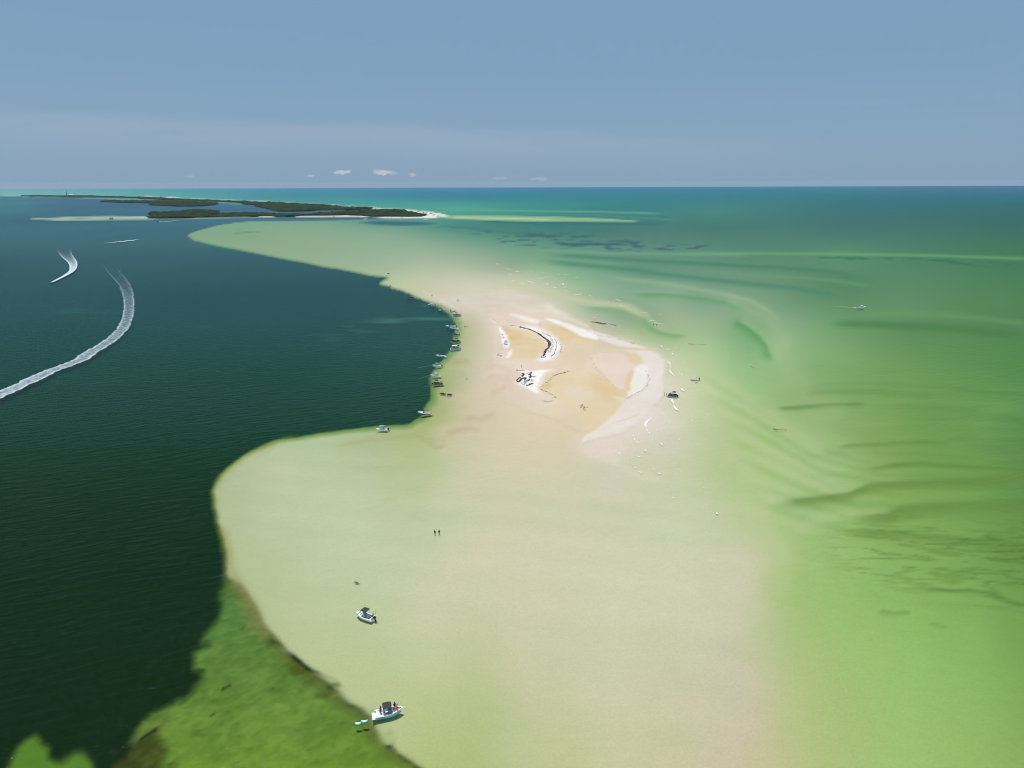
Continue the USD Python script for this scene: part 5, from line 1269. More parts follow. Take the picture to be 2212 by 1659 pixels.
def float_seat(label, loc, hd, group=None):
    T = Thing('water_lounger', label, 'pool float', loc, hd, group)
    a = np.linspace(-0.15, math.pi + 0.15, 15)
    ring = [(0.50 * math.cos(q), -0.36 * math.sin(q) + 0.12, 0.1 + 0.05 * math.cos(q) ** 2) for q in a]
    T.part('backrest', cat_([tube([ring[k], ring[k + 1]], 0.12, 10) for k in range(14)] + [trimesh.creation.icosphere(2, 0.12).apply_translation(p) for p in ring]), AQUA, smooth=50)
    T.part('seat', hullm([(0.42 * math.cos(q), -0.3 * math.sin(q) + 0.1, z) for q in np.linspace(0, math.pi, 12) for z in (0.02, 0.13)]), AQUAP)
    T.part('front_rim', cat_([tube([(-0.48, 0.14, 0.12), (0, 0.19, 0.09), (0.48, 0.14, 0.12)], 0.08, 10)]), AQUAP)
    return T


for x_, y_, lb in ((993, 2007.5, 'aqua crescent pool float drifting, the left of the pair by the seafoam green boat'), (1010.6, 2001.5, 'aqua crescent pool float drifting, nearer to the stern of the seafoam green boat')):
    float_seat(lb, at(x_, y_), 0.12, 'aqua pool floats tied behind the near boat')

c1 = at(1012.5, 1713)
hd1 = math.atan2(*(at(987, 1704.5) - at(1036.5, 1721))[[1, 0]])
cb = Thing('motorboat', 'white centre console boat with black canopy anchored alone over the pale shoal', 'boat', c1, hd1)
cb.c, cb.h = c1, hd1
L1 = 5.2
R1 = powerboat(cb, L1, 2.3, WHITE, WHITE, None, 'hard', BLACKC, True, True, 0.97, 1, BLACKP, CREAM, GREYV, free=0.6, bowrise=0.3, top_len=1.7)
fp = np.asarray(R1)
fd = sole(R1[10:], 0.2, 0.83, 1.0)
cb.part('foredeck', fd, WHITE)
cb.part('bow_deck', rbox((0.2 * L1, 0, 0.62), (0.9, 1.55, 0.1), 0.03), CREAM)
cb.part('bow_stripe', rbox((0.315 * L1, 0, 0.9), (0.12, 1.72, 0.07), 0.02), NAVY)
cb.part('fishing_rod', tube([(-0.45 * L1, -0.8, 0.6), (-0.5 * L1, -0.95, 2.0)], 0.03), BLACKP)
person('person in dark clothes standing at the helm under the black canopy over the pale shoal', aboard(cb, -0.4, 0.15, 0.18), hd1, 'stand', SKIN3, DARKF, DARKF)
person('person in plum shirt sitting on the stern bench of the boat over the pale shoal', aboard(cb, -0.38 * L1, -0.55, 0.62), hd1 + 0.3, 'chair', SKIN3, PURPLE, DARKF)

# --- boats moored along the lee shore, from the far end to the near end
js = Thing('jet_ski', 'small black jet ski resting on the pale flat beyond the row of boats', 'jet ski', at(1077.3, 759.5), 0.15)
jetski(js)
boat('power', 'small white skiff with dark console, farthest boat of the row', 1066.4, 1081.8, 793.5, 176, motor_mat=BLACKP, fore=0.95)
boat('pontoon', 'black pontoon boat at the far end of the row with two swimmers off its bow', 1130.5, 1149.6, 827, 2, panel=BLACKP, top_mat=BLACKC)
boat('power', 'white boat with white hard top and dark navy bottom, far part of the row', 1186.2, 1206, 848, 177, stripe=NAVY, top='hard', top_mat=WHITE, fore=0.7)
boat('power', 'pale blue runabout with dark canopy, its bow towards the sand', 1216.5, 1233.3, 861.5, 8, hull_mat=PALEBLUE, top='canvas', top_mat=BLACKC, console=False, fore=0.68)
b6 = boat('power', 'open white boat beached in the shallows with a person at its stern', 1251.5, 1265.8, 863, 14, fore=0.95, motor_mat=GREYV, console=True, windshield=False)
boat('pontoon', 'mauve grey pontoon boat with slim dark canopy just behind the open white boat', 1259, 1279, 875.2, 2, panel=MAUVE, accent=ALUP, top_mat=PURPLE, top_len=1.9)
boat('power', 'long white cruiser with dark canopy half hidden behind a smaller white runabout', 1235, 1264, 907, 178, top='canvas', top_mat=BLACKC, console=False, fore=0.66, motor_mat=BLACKP, free=0.85)
boat('power', 'low white runabout lying in front of the long white cruiser', 1247.5, 1269, 912.5, 177, console=False, fore=0.62, motor=0, platform=True)
boat('power', 'dark navy runabout with small raised canopy, ahead of the black pontoon boats', 1252.5, 1272.5, 929.2, 178, hull_mat=ALUP, deck_mat=NAVY, stripe=NAVY, top='canvas', top_mat=GREYV, console=False, fore=0.66, top_len=1.3)
boat('pontoon', 'black pontoon boat with black canopy and flag, directly beyond the white cabin pontoon', 1250, 1275, 949.5, 177, panel=DARKALU, accent=TANV, top_mat=BLACKC, seats=BLACKC)
boat('pontoon', 'white pontoon boat with white hard top and dark flag at its stern', 1248.5, 1275.5, 969.5, 177, panel=PALEBLUE, accent=WHITE, top='hard', top_mat=WHITE, top_len=4.2, cabin=True, flag=True, seats=GREYV, deck=WHITE)
boat('power', 'white runabout with folded royal blue canopy', 1208.5, 1235, 989, 178, top='folded', top_mat=NAVYC, console=False, fore=0.66, motor=0, platform=True)
a14 = boat('power', 'white centre console boat with slim dark hard top and black outboard', 1198.5, 1224, 1017.5, 177, top='hard', top_mat=GREYV, fore=0.95, free=0.75, sole_mat=WHITE, seats=WHITE)
a15 = boat('power', 'white centre console boat with pale blue top and white outboard', 1193.5, 1223, 1045.5, 177, top='hard', top_mat=SOFTBLUE, fore=0.8, motor_mat=WHITE, free=0.75)
for T_, dx, dy in ((a14, -8.0, -0.8), (a15, -6.0, -1.6)):
    T_.part('anchor_rope', tube([(0.5 * T_.L, 0, 0.95), (0.5 * T_.L - dx * 0.5, -dy, 0.35), (0.5 * T_.L - dx, -dy * 2, -0.3)], 0.03), ROPE)
person('person in dark clothes standing at the helm of the boat with the pale blue top', aboard(a15, -0.9, 0.1, 0.18), math.pi, 'stand', SKIN3, DARKF, DARKF)
p16 = boat('pontoon', 'tan and black pontoon boat with black canopy, nearest pontoon of the row', 1200.5, 1230.8, 1067.5, 4, panel=BLACKP, accent=TANV, top_mat=BLACKC, seats=TANV, tubes=ALU)
person('sunburnt person in red swimwear sitting on the bow of the tan and black pontoon boat', aboard(p16, 0.22 * p16.L, 0.85, 1.05), 3.0, 'chair', SKIN2, None, REDF)
person('person in coral shirt sitting behind another on the tan and black pontoon boat', aboard(p16, 0.3 * p16.L, -0.75, 1.05), 2.2, 'chair', SKIN2, ORANGE, DARKF)
person('person standing at the stern of the open white boat beached in the shallows', (at(1250.4, 864)[0], at(1250.4, 864)[1], -0.3), 0.3, 'stand', SKIN, DARKF, DARKF)
j1 = Thing('jet_ski', 'black and grey jet ski with pointed bow, left of the pair aground in the shallows', 'jet ski', at(1226.2, 1093.8), math.radians(168))
jetski(j1)
j2 = Thing('jet_ski', 'navy and black jet ski, right of the pair aground in the shallows', 'jet ski', at(1247.6, 1096.6), math.radians(-6))
jetski(j2, NAVY, BLACKP)
fl2 = Thing('paddle_float', 'small white board float beside the navy jet ski', 'pool float', at(1245, 1098.6), 0.1)
fl2.part('board', hullm([(0.7 * math.cos(q), 0.3 * math.sin(q), z) for q in np.linspace(0, 2 * math.pi, 16) for z in (-0.02, 0.08)]), WHITE)
fl2.part('handle_pad', rbox((0.05, 0, 0.12), (0.5, 0.22, 0.06), 0.02), GREYV)
boat('power', 'white bowrider with dark hull side and navy canopy at the corner of the shelf', 1158.5, 1194.5, 1149.8, 178, hull_mat=WHITE, stripe=BLACKP, top='folded', top_mat=NAVYC, console=False, fore=0.6, motor=0, platform=TEAK, free=0.95, beam=2.7)
b19 = boat('power', 'small white centre console boat with bright sky blue canopy', 1045.5, 1072, 1194.3, 178, top='canvas', top_mat=BLUEC, fore=0.72, top_len=2.1, free=0.6)
person('person in dark shirt standing under the bright sky blue canopy', aboard(b19, -0.95, 0.0, 0.18), math.pi - 0.4, 'stand', SKIN, DARKF, DARKF)

# --- the gulf side
rp = boat('pontoon', 'black pontoon boat with black canopy nosed onto the outer beach', 1852, 1877, 1100.5, 158, panel=DARKALU, accent=GREYV, top_mat=BLACKC, seats=NAVYC, tubes=ALUP)
person('person in red shirt standing on the deck of the outer beach pontoon boat', aboard(rp, 0.18 * rp.L, 0.2, 0.57), 2.4, 'stand', SKIN2, REDF, DARKF)
boat('power', 'small white open boat with folded canopy frame anchored off the outer beach', 1912, 1936.5, 1054, 178, top='folded', top_mat=GREYV, fore=0.93, windshield=False, free=0.6, sole_mat=WHITE)
rb = boat('power', 'white motorboat with white hard top cruising alone over the green gulf', 2378.5, 2401, 854.6, -3, top='hard', top_mat=WHITE, fore=0.7, free=0.9, beam=2.6)

# --- craft under way on the channel and near the far island
jr = Thing('jet_ski', 'black jet ski racing on the dark channel ahead of its short white wake', 'jet ski', at(143.6, 785), math.radians(196))
jetski(jr)
person('rider in dark clothes crouched on the racing jet ski', (at(143.6, 785)[0] - 0.15, at(143.6, 785)[1], 0.78), math.radians(196), 'ride', SKIN, DARKF, DARKF)
boat('power', 'small white speedboat crossing the channel with a thin straight wake', 290.6, 295.6, 673, 184, top=None, console=False, fore=0.65, beam=2.3)
boat('power', 'dark motorboat under way below the mangrove point with a fading wake', 434, 441, 613.8, 182, hull_mat=NAVY, deck_mat=GREYV, top='canvas', top_mat=BLACKC, fore=0.7, beam=2.7)
hb = Thing('houseboat', 'grey houseboat with brown thatched roof by the pale sandbank', 'houseboat', at(309.3, 608.6), math.radians(-4))
for y_ in (-2.2, 2.2):
    hb.part('float_tube', rbox((0, y_, 0.25), (11.5, 1.1, 0.9), 0.3), ALUP)
hb.part('deck', rbox((0, 0, 0.8), (12, 5.6, 0.25), 0.05), TEAK)
hb.part('cabin', rbox((-0.6, 0, 2.2), (8, 4.4, 2.6), 0.06), PALEBLUE)
hb.part('roof', loft([[(x, -3.2, 3.5), (x, 0, 5.6), (x, 3.2, 3.5)] for x in (-5.4, 4.8)]), BROWN)
for k in range(3):
    hb.part('window', rbox((-3 + 2.4 * k, -2.22, 2.4), (1.3, 0.06, 1.0), 0.01), BLACKP)
hb.part('door', rbox((3.43, 0, 1.95), (0.06, 1.0, 2.0), 0.01), BROWN)
for x_ in (-5.2, 4.6):
    for y_ in (-2.5, 2.5):
        hb.part('roof_post', tube([(x_, y_, 0.9), (x_, y_, 3.6)], 0.08), BROWN)
for k, (x_, y_, lb, hm) in enumerate([(724, 603.6, 'tiny dark boat drawn up on the far beach below the low mangroves', NAVY), (926, 601.8, 'tiny dark boat beached at the middle of the white far beach', BLACKP), (1029, 602.6, 'tiny brown and white boat at the far beach where the scrub begins', TEAK), (1074.5, 604.2, 'tiny dark boat at the far beach, left of a close pair', DARKALU), (1085, 604.3, 'tiny dark boat at the far beach, right of a close pair', NAVY), (1114.6, 604.4, 'tiny dark boat nearest the tip of the far beach', GREYV)]):
    T_ = Thing('motorboat', lb, 'boat', at(x_, y_), math.radians(175 + 7 * (k % 3)))
    powerboat(T_, 6.5 - 0.4 * (k % 2), 2.4, hm, GREYV, None, 'canvas' if k % 2 else None, BLACKC, True, False, 0.7)
person('lone person standing near the tip of the white far beach', at(1205.4, 601.8, 0.3), 0.5, 'stand', SKIN, DARKF, DARKF)

# --- people on foot and in the water
def wader(label, x, y, hd, **kw):
    p = at(x, y)
    p[2] = depth_at(p)
    # sight the feet through the water
    q = p * 1.0
    return person(label, q, hd, **kw)


wader('wader in black shirt and dark shorts on the pale shoal, left of two', 1206.3, 1481.2, 1.2, pose='stand', skin=SKIN3, top=DARKF, bottom=DARKF, group=None)
wader('wader in dark top and blue shorts on the pale shoal, right of two', 1218.1, 1480.6, 1.5, pose='walk', skin=SKIN3, top=DARKF, bottom=BLUEF)
swimmer('person floating face down on the pale shoal above the lone white boat', at(990, 1616) + np.array([0, 0, -0.02]), math.radians(150), SKIN3, DARKF)
wader('person in dark clothes standing between the two jet skis', 1235.2, 1096.0, 0.0, pose='stand', skin=SKIN3, top=DARKF, bottom=DARKF)
wader('person in coral swimwear bending by the navy jet ski', 1239.6, 1096.8, 0.2, pose='walk', skin=SKIN2, top=ORANGE, bottom=ORANGE)
for x_, lb, cl in ((1287.6, 'left of the three waders in the shallows by the row of boats', DARKF), (1291.8, 'middle of the three waders in the shallows by the row of boats', PURPLE), (1295.4, 'right of the three waders in the shallows by the row of boats', BLUEF)):
    wader('person, ' + lb, x_, 907.3, 0.5, pose='stand', skin=SKIN, top=cl, bottom=DARKF)
wader('left of the two small figures on the flat beyond the dark pontoon boat', 1196.4, 822, 0.4, pose='stand', skin=SKIN2, top=ORANGE, bottom=GREYV)
wader('right of the two small figures on the flat beyond the dark pontoon boat', 1198.5, 821.4, 2.4, pose='stand', skin=SKIN, top=DARKF, bottom=DARKF)
wader('left of the pair walking on the pink sand at the neck of the spit', 1268.8, 836.8, -0.6, pose='walk', skin=SKIN, top=DARKF, bottom=DARKF)
wader('right of the pair walking on the pink sand at the neck of the spit', 1271.9, 836.8, -0.6, pose='walk', skin=SKIN, top=PURPLE, bottom=BLUEF)
for x_, lb in ((1155, 'swimmer just off the bow of the farthest black pontoon boat'), (1160.7, 'swimmer nearer the sand, off the farthest black pontoon boat')):
    p_ = at(x_, 826)
    person(lb, (p_[0], p_[1], -1.1), 0.3, 'stand', SKIN3, DARKF, DARKF)
wader('person in dark clothes standing alone on the tan flat between the white sand patches', 1446.9, 1021.6, 0.0, pose='stand', skin=SKIN3, top=DARKF, bottom=DARKF)
p_ = at(1381.6, 986.6)
person('sunburnt person in dark shirt sitting by the small blue umbrella', (p_[0], p_[1], depth_at(p_)), math.pi + 0.4, 'sit', SKIN2, DARKF, REDF)
wader('person with bare chest and dark shorts on the outer beach, farther from the pontoon boat', 1842.5, 1096.6, 0.0, pose='stand', skin=SKIN, top=None, bottom=DARKF)
wader('person in dark clothes on the outer beach, right at the bow of the pontoon boat', 1848.6, 1098.2, 0.2, pose='stand', skin=SKIN3, top=DARKF, bottom=DARKF)
wader('left of the pair wading on the outer bar among breaking waves', 1811.8, 901.2, 1.2, pose='stand', skin=SKIN3, top=DARKF, bottom=DARKF)
wader('right of the pair wading on the outer bar among breaking waves', 1820.5, 901.4, 1.4, pose='walk', skin=SKIN3, top=BLUEF, bottom=DARKF)
swimmer('person floating in the water below the small white open boat off the outer beach', at(1930.6, 1061.5) + np.array([0, 0, -0.02]), 0.7, SKIN3, DARKF)

# --- things on the beach
def on_sand(x, y):
    p = at(x, y)
    p[2] = depth_at(p)
    return p


tent = Thing('beach_canopy', 'blue pop up beach canopy on the white strip of sand', 'beach canopy', on_sand(1403.2, 957.5), 0.05)
cn = [(-1.15, -1.0), (1.15, -1.0), (1.15, 1.0), (-1.15, 1.0)]
tent.part('roof', trimesh.Trimesh(np.array([(x, y, 1.85) for x, y in cn] + [(0, 0, 2.35)] + [(x, y, 1.66) for x, y in cn]), np.array([[0, 1, 4], [1, 2, 4], [2, 3, 4], [3, 0, 4]] + [q for k in range(4) for q in ([k, k + 5, (k + 1) % 4 + 5], [k, (k + 1) % 4 + 5, (k + 1) % 4])]), process=False), paint_mat('bright_blue_canvas', (0.06, 0.25, 0.62), 0.8))
for x_, y_ in cn:
    tent.part('pole', tube([(x_, y_, 0), (x_, y_, 1.85)], 0.03), ALU)
def beach_chair(label, loc, hd, mat, group=None):
    T = Thing('beach_chair', label, 'beach chair', loc, hd, group)
    T.part('seat', rbox((0, 0, 0.25), (0.5, 0.55, 0.05), 0.015), mat)
    b = rbox((0, 0, 0), (0.06, 0.55, 0.7), 0.015)
    b.apply_transform(trimesh.transformations.rotation_matrix(-0.5, [0, 1, 0]))
    b.apply_translation((-0.42, 0, 0.52))
    T.part('backrest', b, mat)
    for s in (1, -1):
        T.part('frame', tube([(0.28, s * 0.27, 0), (-0.3, s * 0.27, 0.42), (0.2, s * 0.27, 0.42), (-0.3, s * 0.27, 0)], 0.02), ALU)
    return T


beach_chair('dark blue beach chair in the shade of the blue beach canopy', on_sand(1404, 955.6), 0.2, ROYAL)
beach_chair('dark grey beach chair beside a dark blue one under the beach canopy', on_sand(1400.4, 956.0), 0.4, DARKF)
um = Thing('beach_umbrella', 'small blue and white umbrella on the pink sand near a sitting person', 'umbrella', on_sand(1387.8, 988.4), 0)
ap = 14
um.part('pole', tube([(0, 0, 0), (0.02, 0, 1.75)], 0.02), WHITE)
for k in range(7):
    q0, q1 = 2 * math.pi * k / 7, 2 * math.pi * (k + 1) / 7
    um.part('panel', trimesh.Trimesh(np.array([(0, 0, 1.8), (0.5 * math.cos(q0), 0.5 * math.sin(q0), 1.68), (0.5 * math.cos(q1), 0.5 * math.sin(q1), 1.68), (0.95 * math.cos(q0), 0.95 * math.sin(q0), 1.42), (0.95 * math.cos(q1), 0.95 * math.sin(q1), 1.42)]), np.array([[0, 1, 2], [1, 3, 4], [1, 4, 2]]), process=False), [paint_mat('bright_blue_canvas', None), PALEBLUE][k % 2])
for x_, y_, lb, mt in ((1394.2, 929.3, 'dark beach bag lying alone at the top of the narrow white strip', DARKF), (1397.4, 937.6, 'dark beach bag lying below another on the narrow white strip', NAVYC), (1403.2, 946.8, 'small dark bag lying just behind the blue beach canopy', DARKF)):
    T_ = Thing('beach_bag', lb, 'bag', on_sand(x_, y_), 0.3)
    T_.part('body', hullm([(a * 0.3, b * 0.18, c) for a in (-1, 1) for b in (-1, 1) for c in (0, )] + [(a * 0.34, b * 0.12, 0.4) for a in (-1, 1) for b in (-1, 1)]), mt)
    T_.part('strap', tube([(-0.2, 0, 0.38), (-0.1, 0, 0.58), (0.1, 0, 0.58), (0.2, 0, 0.38)], 0.02), mt)
for k, (x_, y_, lb) in enumerate([(1502.6, 993.4, 'leftmost of the royal blue chairs at the tip of the white crescent'), (1505.4, 992.4, 'royal blue chair, second from the left at the tip of the white crescent'), (1508.4, 993.2, 'royal blue chair, third from the left at the tip of the white crescent'), (1511.4, 992.6, 'rightmost of the royal blue chairs at the tip of the white crescent')]):
    beach_chair(lb, on_sand(x_, y_), 1.2 + 0.9 * k, ROYAL, 'royal blue beach chairs on the white crescent')
ft = Thing('round_float', 'round sky blue inflatable ring floating in the shallows off the row of boats', 'pool float', at(1293.8, 1049), 0)
ft.part('ring', trimesh.creation.torus(0.42, 0.14, 24, 10).apply_translation((0, 0, 0.08)), paint_mat('sky_blue_vinyl', (0.10, 0.42, 0.70), 0.4), smooth=True)
ft.part('base', trimesh.creation.cylinder(0.4, 0.05, sections=20), paint_mat('sky_blue_vinyl', None))

# --- birds
def bird(label, loc, hd, group):
    T = Thing('seabird', label, 'bird', loc, hd, group)
    b = trimesh.creation.icosphere(1, 1.0)
    b.apply_scale((0.34, 0.15, 0.15))
    nk = limb([((0.22, 0, 0.08), 0.07), ((0.34, 0, 0.3), 0.055), ((0.44, 0, 0.32), 0.05)]) + limb([((0.44, 0, 0.32), 0.03), ((0.66, 0, 0.27), 0.014)]) + m3.Manifold.batch_hull([_ball((-0.25, 0, 0.04), 0.06, 6), _ball((-0.46, 0.05, 0.05), 0.02, 6), _ball((-0.46, -0.05, 0.05), 0.02, 6)])
    T.part('body', cat_([b.apply_translation((0, 0, 0.08)), to_tri(nk)]), paint_mat('brown_plumage', (0.09, 0.075, 0.06), 0.8))
    for s in (1, -1):
        T.part('wing', hullm([(0.2, s * 0.13, 0.16), (-0.3, s * 0.1, 0.16), (-0.42, s * 0.06, 0.12), (0.1, s * 0.19, 0.06), (-0.25, s * 0.16, 0.06)]), paint_mat('grey_plumage', (0.14, 0.13, 0.12), 0.8))
    return T


rb_ = random.Random(5)
for x_, y_ in [(1910, 953.5), (1913.5, 954.8), (1916, 953.9), (1919.5, 956.2), (1923, 955.2), (1934, 954.6), (1941.6, 955.8), (1949, 955.4), (1956.5, 955.6)]:
    bird('brown seabird resting on the pale green water in a loose line off the outer beach', at(x_, y_), rb_.uniform(-0.4, 0.4), 'seabirds resting in a line off the outer beach')
for x_, y_, w_ in [(2082.8, 1016.8, 'left'), (2089.6, 1019.0, 'right')]:
    bird(f'brown seabird resting on the open green gulf, the {w_} of a lone pair', at(x_, y_), rb_.uniform(-0.4, 0.4), 'two seabirds on the open green water')
for x_, y_ in [(2147, 1190), (2150.5, 1191.5), (2154, 1192.6), (2160, 1191.6), (2168, 1192.4), (2178, 1193)]:
    bird('brown seabird on the bright green water at the right, one of a small raft', at(x_, y_), rb_.uniform(-0.4, 0.4), 'small raft of seabirds at the right')

# --- the tower on the farthest spit
tb = at(185.2, 542.5)
th = (542.5 - 533) * S0 / FV * np.linalg.norm(tb)
tw = Thing('tower', 'slim dark tower rising over the farthest mangrove strip', 'tower', tb, 0)
tw.part('shaft', loft([[(r * math.cos(a), r * math.sin(a), z) for a in np.linspace(0, 2 * math.pi, 11)[:-1]] for z, r in ((0, 3.2), (th * 0.5, 2.5), (th * 0.8, 2.1))]), DARKALU)
tw.part('gallery', loft([[(r * math.cos(a), r * math.sin(a), z) for a in np.linspace(0, 2 * math.pi, 11)[:-1]] for z, r in ((th * 0.78, 3.6), (th * 0.82, 4.4), (th * 0.85, 4.4))]), DARKALU)
tw.part('lantern_room', loft([[(r * math.cos(a), r * math.sin(a), z) for a in np.linspace(0, 2 * math.pi, 11)[:-1]] for z, r in ((th * 0.84, 2.4), (th * 0.94, 2.4), (th, 0.3))]), BLACKP)
wb = Thing('house', 'low white house beside the slim dark tower', 'house', at(197.6, 541.6), 0.1)
wb.part('wall', rbox((0, 0, 3), (30, 14, 6), 0.2), WHITE)
wb.part('roof', loft([[(x, -8, 6), (x, 0, 10), (x, 8, 6)] for x in (-16, 16)]), paint_mat('white_roof', (0.7, 0.69, 0.66), 0.6))
for k in range(4):
    wb.part('window', rbox((-10.5 + 7 * k, -7.02, 3.4), (2.2, 0.1, 2.0), 0.02), BLACKP)
wb.part('door', rbox((0, -7.02, 1.3), (1.6, 0.1, 2.6), 0.02), BROWN)


# ------------------------------------------------------------------ mangroves
def leafy(seed, r=1.0, squash=0.75, n=95, tall=0.0):
    """a crown of overlapping leaf clumps: ragged outline, gaps, hollows."""
    rg = np.random.default_rng(seed)
    v, f = [], []
    for k in range(n):
        d = rg.normal(size=3)
        d /= np.linalg.norm(d)
        if d[2] < -0.45:
            d[2] *= -0.5
        q = d * rg.uniform(0.55, 1.0) * r * np.array([1, 1, squash + tall])
        q[2] += r * squash
        a = rg.normal(size=3)
        a /= np.linalg.norm(a)
        b = np.cross(a, d + 0.3 * rg.normal(size=3))
        b /= np.linalg.norm(b) + 1e-6
        s = r * rg.uniform(0.2, 0.38)
        o = len(v)
        v += [q + a * s, q + b * s * 0.8, q - a * s, q - b * s * 0.8, q + d * s * 0.5]
        f += [[o, o + 1, o + 4], [o + 1, o + 2, o + 4], [o + 2, o + 3, o + 4], [o + 3, o, o + 4]]
    return trimesh.Trimesh(np.array(v), np.array(f), process=False)


def leaf_mat(name, rgb):
    N = Nodes()
    rnd = N('object_info', 'random')
    pos = N('geometry', 'position')
    t = N('noise_texture', 'fac', vector=pos, scale=0.02, detail=3.0)
    k = N.math('add', 0.62, N.math('add', N.math('multiply', rnd, 0.45), N.math('multiply', t, 0.6)))
    col = N('mix', 'color', mix_type='multiply', fac=1.0, color1=rgb, color2=N('combine_color', 'color', r=N.math('multiply', k, 1.0), g=k, b=k))
    return N.mat(name, N('mix_closure', 'closure', fac=0.25, closure1=N('diffuse_bsdf', 'BSDF', color=col), closure2=N('translucent_bsdf', 'BSDF', color=col)))


LEAF = leaf_mat('mangrove_leaves', (0.058, 0.085, 0.042))
LEAF2 = leaf_mat('scrub_leaves', (0.085, 0.092, 0.055))
BARK = paint_mat('grey_bark', (0.12, 0.10, 0.085), 0.9)


def wood(name, label, polys, height, spread, count_cap, seed, mat=LEAF):
    rg = np.random.default_rng(seed)
    pts = []
    for poly in polys:
        W = ground(np.array([p[0] for p in poly]), np.array([p[1] for p in poly]))[:, :2]
        x0, y0 = W.min(0)
        x1, y1 = W.max(0)
        n = int((x1 - x0) * (y1 - y0) / spread ** 2)
        c = rg.uniform((x0, y0), (x1, y1), (n, 2))
        pts.append(c[inside(c[:, 0], c[:, 1], W)])
    P = np.vstack(pts)
    if len(P) > count_cap:
        P = P[rg.permutation(len(P))[:count_cap]]
    lumps = meshkit.fbm(np.column_stack([P[:, 0] / 55, P[:, 1] / 90, np.zeros(len(P))]), 3, seed)
    hgt = height * (0.45 + 0.95 * lumps) * rg.uniform(0.75, 1.25, len(P))
    tallies = rg.random(len(P)) < 0.03
    hgt = np.where(tallies, hgt * 1.5, hgt)
    pi = UsdGeom.PointInstancer.Define(stage, f'/World/{name}')
    protos = []
    for k in range(3):
        usdkit.mesh(stage, f'/World/{name}/crown_{k:03d}' if k else f'/World/{name}/crown', leafy(seed * 7 + k), mat)
        protos.append(f'/World/{name}/crown_{k:03d}' if k else f'/World/{name}/crown')
    pi.CreatePrototypesRel().SetTargets([Sdf.Path(p) for p in protos])
    pi.CreateProtoIndicesAttr(Vt.IntArray([int(v) for v in rg.integers(0, 3, len(P))]))
    wd = spread * rg.uniform(0.75, 1.25, len(P))
    pi.CreatePositionsAttr(Vt.Vec3fArray.FromNumpy(np.column_stack([P, np.full(len(P), 0.3)]).astype(np.float32)))
    pi.CreateScalesAttr(Vt.Vec3fArray.FromNumpy(np.column_stack([wd, wd, hgt / 1.5]).astype(np.float32)))
    an = rg.uniform(0, 2 * math.pi, len(P))
    pi.CreateOrientationsAttr(Vt.QuathArray([Gf.Quath(float(math.cos(a / 2)), 0, 0, float(math.sin(a / 2))) for a in an]))
    tag(pi.GetPrim(), label, 'mangrove wood', None, 'stuff')
    return len(P)


wood('mangrove_wood', 'dark green mangrove wood behind the white beach of the nearest far island', [ISLAND_1], 4.6, 5.0, 16000, 1)
wood('mangrove_wood_001', 'dark mangrove islet between the lagoon arms at the left', [ISLAND_2], 5.0, 6.5, 9000, 2)
wood('mangrove_wood_002', 'long blue grey mangrove strip along the gulf behind the lagoon', [ISLAND_3], 5.4, 8.0, 14000, 3)
wood('scrub', 'low olive scrub thinning out over the sandy point of the far island', [cr('K', [(300, 262), (600, 268), (800, 262), (1000, 248), (1120, 240), (1200, 250), (1320, 266), (1330, 280), (1200, 304), (1000, 308), (700, 303), (400, 290)])], 1.6, 3.5, 6000, 4, LEAF2)
_proto = None
for k, (x_, y_, w_, lb) in enumerate([(1133, 593.6, 4.5, 'small grey shrub alone at the back of the white point'), (1152.5, 593.0, 9, 'low grey shrub, leftmost of the line across the white point'), (1159, 588.6, 4, 'small shrub behind the line of shrubs on the white point'), (1165.5, 593.8, 9, 'low rounded shrub, second of the line across the white point'), (1174.6, 591.8, 6, 'grey shrub, middle of the line across the white point'), (1183, 592.4, 6, 'grey shrub, fourth of the line across the white point'), (1195.5, 593.4, 8, 'wide low shrub, rightmost of the line across the white point'), (1033.2, 576.6, 6, 'shrub on the bare white patch behind the mangroves, the left one'), (1059.6, 578.2, 6.5, 'shrub on the bare white patch behind the mangroves, the right one')]):
    T_ = Thing('shrub', lb, 'shrub', at(x_, y_, 0.3), 0.7 * k, 'shrubs on the bare white sand of the far point')
    m_ = leafy(40 + k, 1.0, 0.6, 120)
    m_.apply_scale((w_ * 0.55, w_ * 0.55, 2.4))
    T_.part('crown', m_.apply_translation((0, 0, 0.6)), LEAF2)
    T_.part('trunk', tube([(0, 0, -0.3), (0.1, 0.05, 1.0), (0.3, 0.1, 2.2)], 0.16), BARK)


# ------------------------------------------------------------------ foam, wakes and wrack
def foam_mat(name, rgb=(0.78, 0.80, 0.80), scale=0.9, lo=0.35, hi=0.62, attr='cover'):
    N = Nodes()
    pos = N('geometry', 'position')
    t = N('noise_texture', 'fac', vector=pos, scale=scale, detail=6.0, roughness=0.72)
    c = N('attribute', 'fac', attribute=attr)
    v = N.math('add', t, N.math('subtract', c, 0.5))
    k = N('map_range', 'result', range_type='smoothstep', value=v, from_min=lo, from_max=hi, to_min=0.0, to_max=1.0, clamp=True)
    k = N.math('multiply', k, N('map_range', 'result', value=c, from_min=0.0, from_max=0.2, to_min=0.0, to_max=1.0, clamp=True))
    return N.mat(name, N('mix_closure', 'closure', fac=k, closure1=N('transparent_bsdf', 'BSDF', color=(1, 1, 1)), closure2=N('diffuse_bsdf', 'BSDF', color=rgb)))


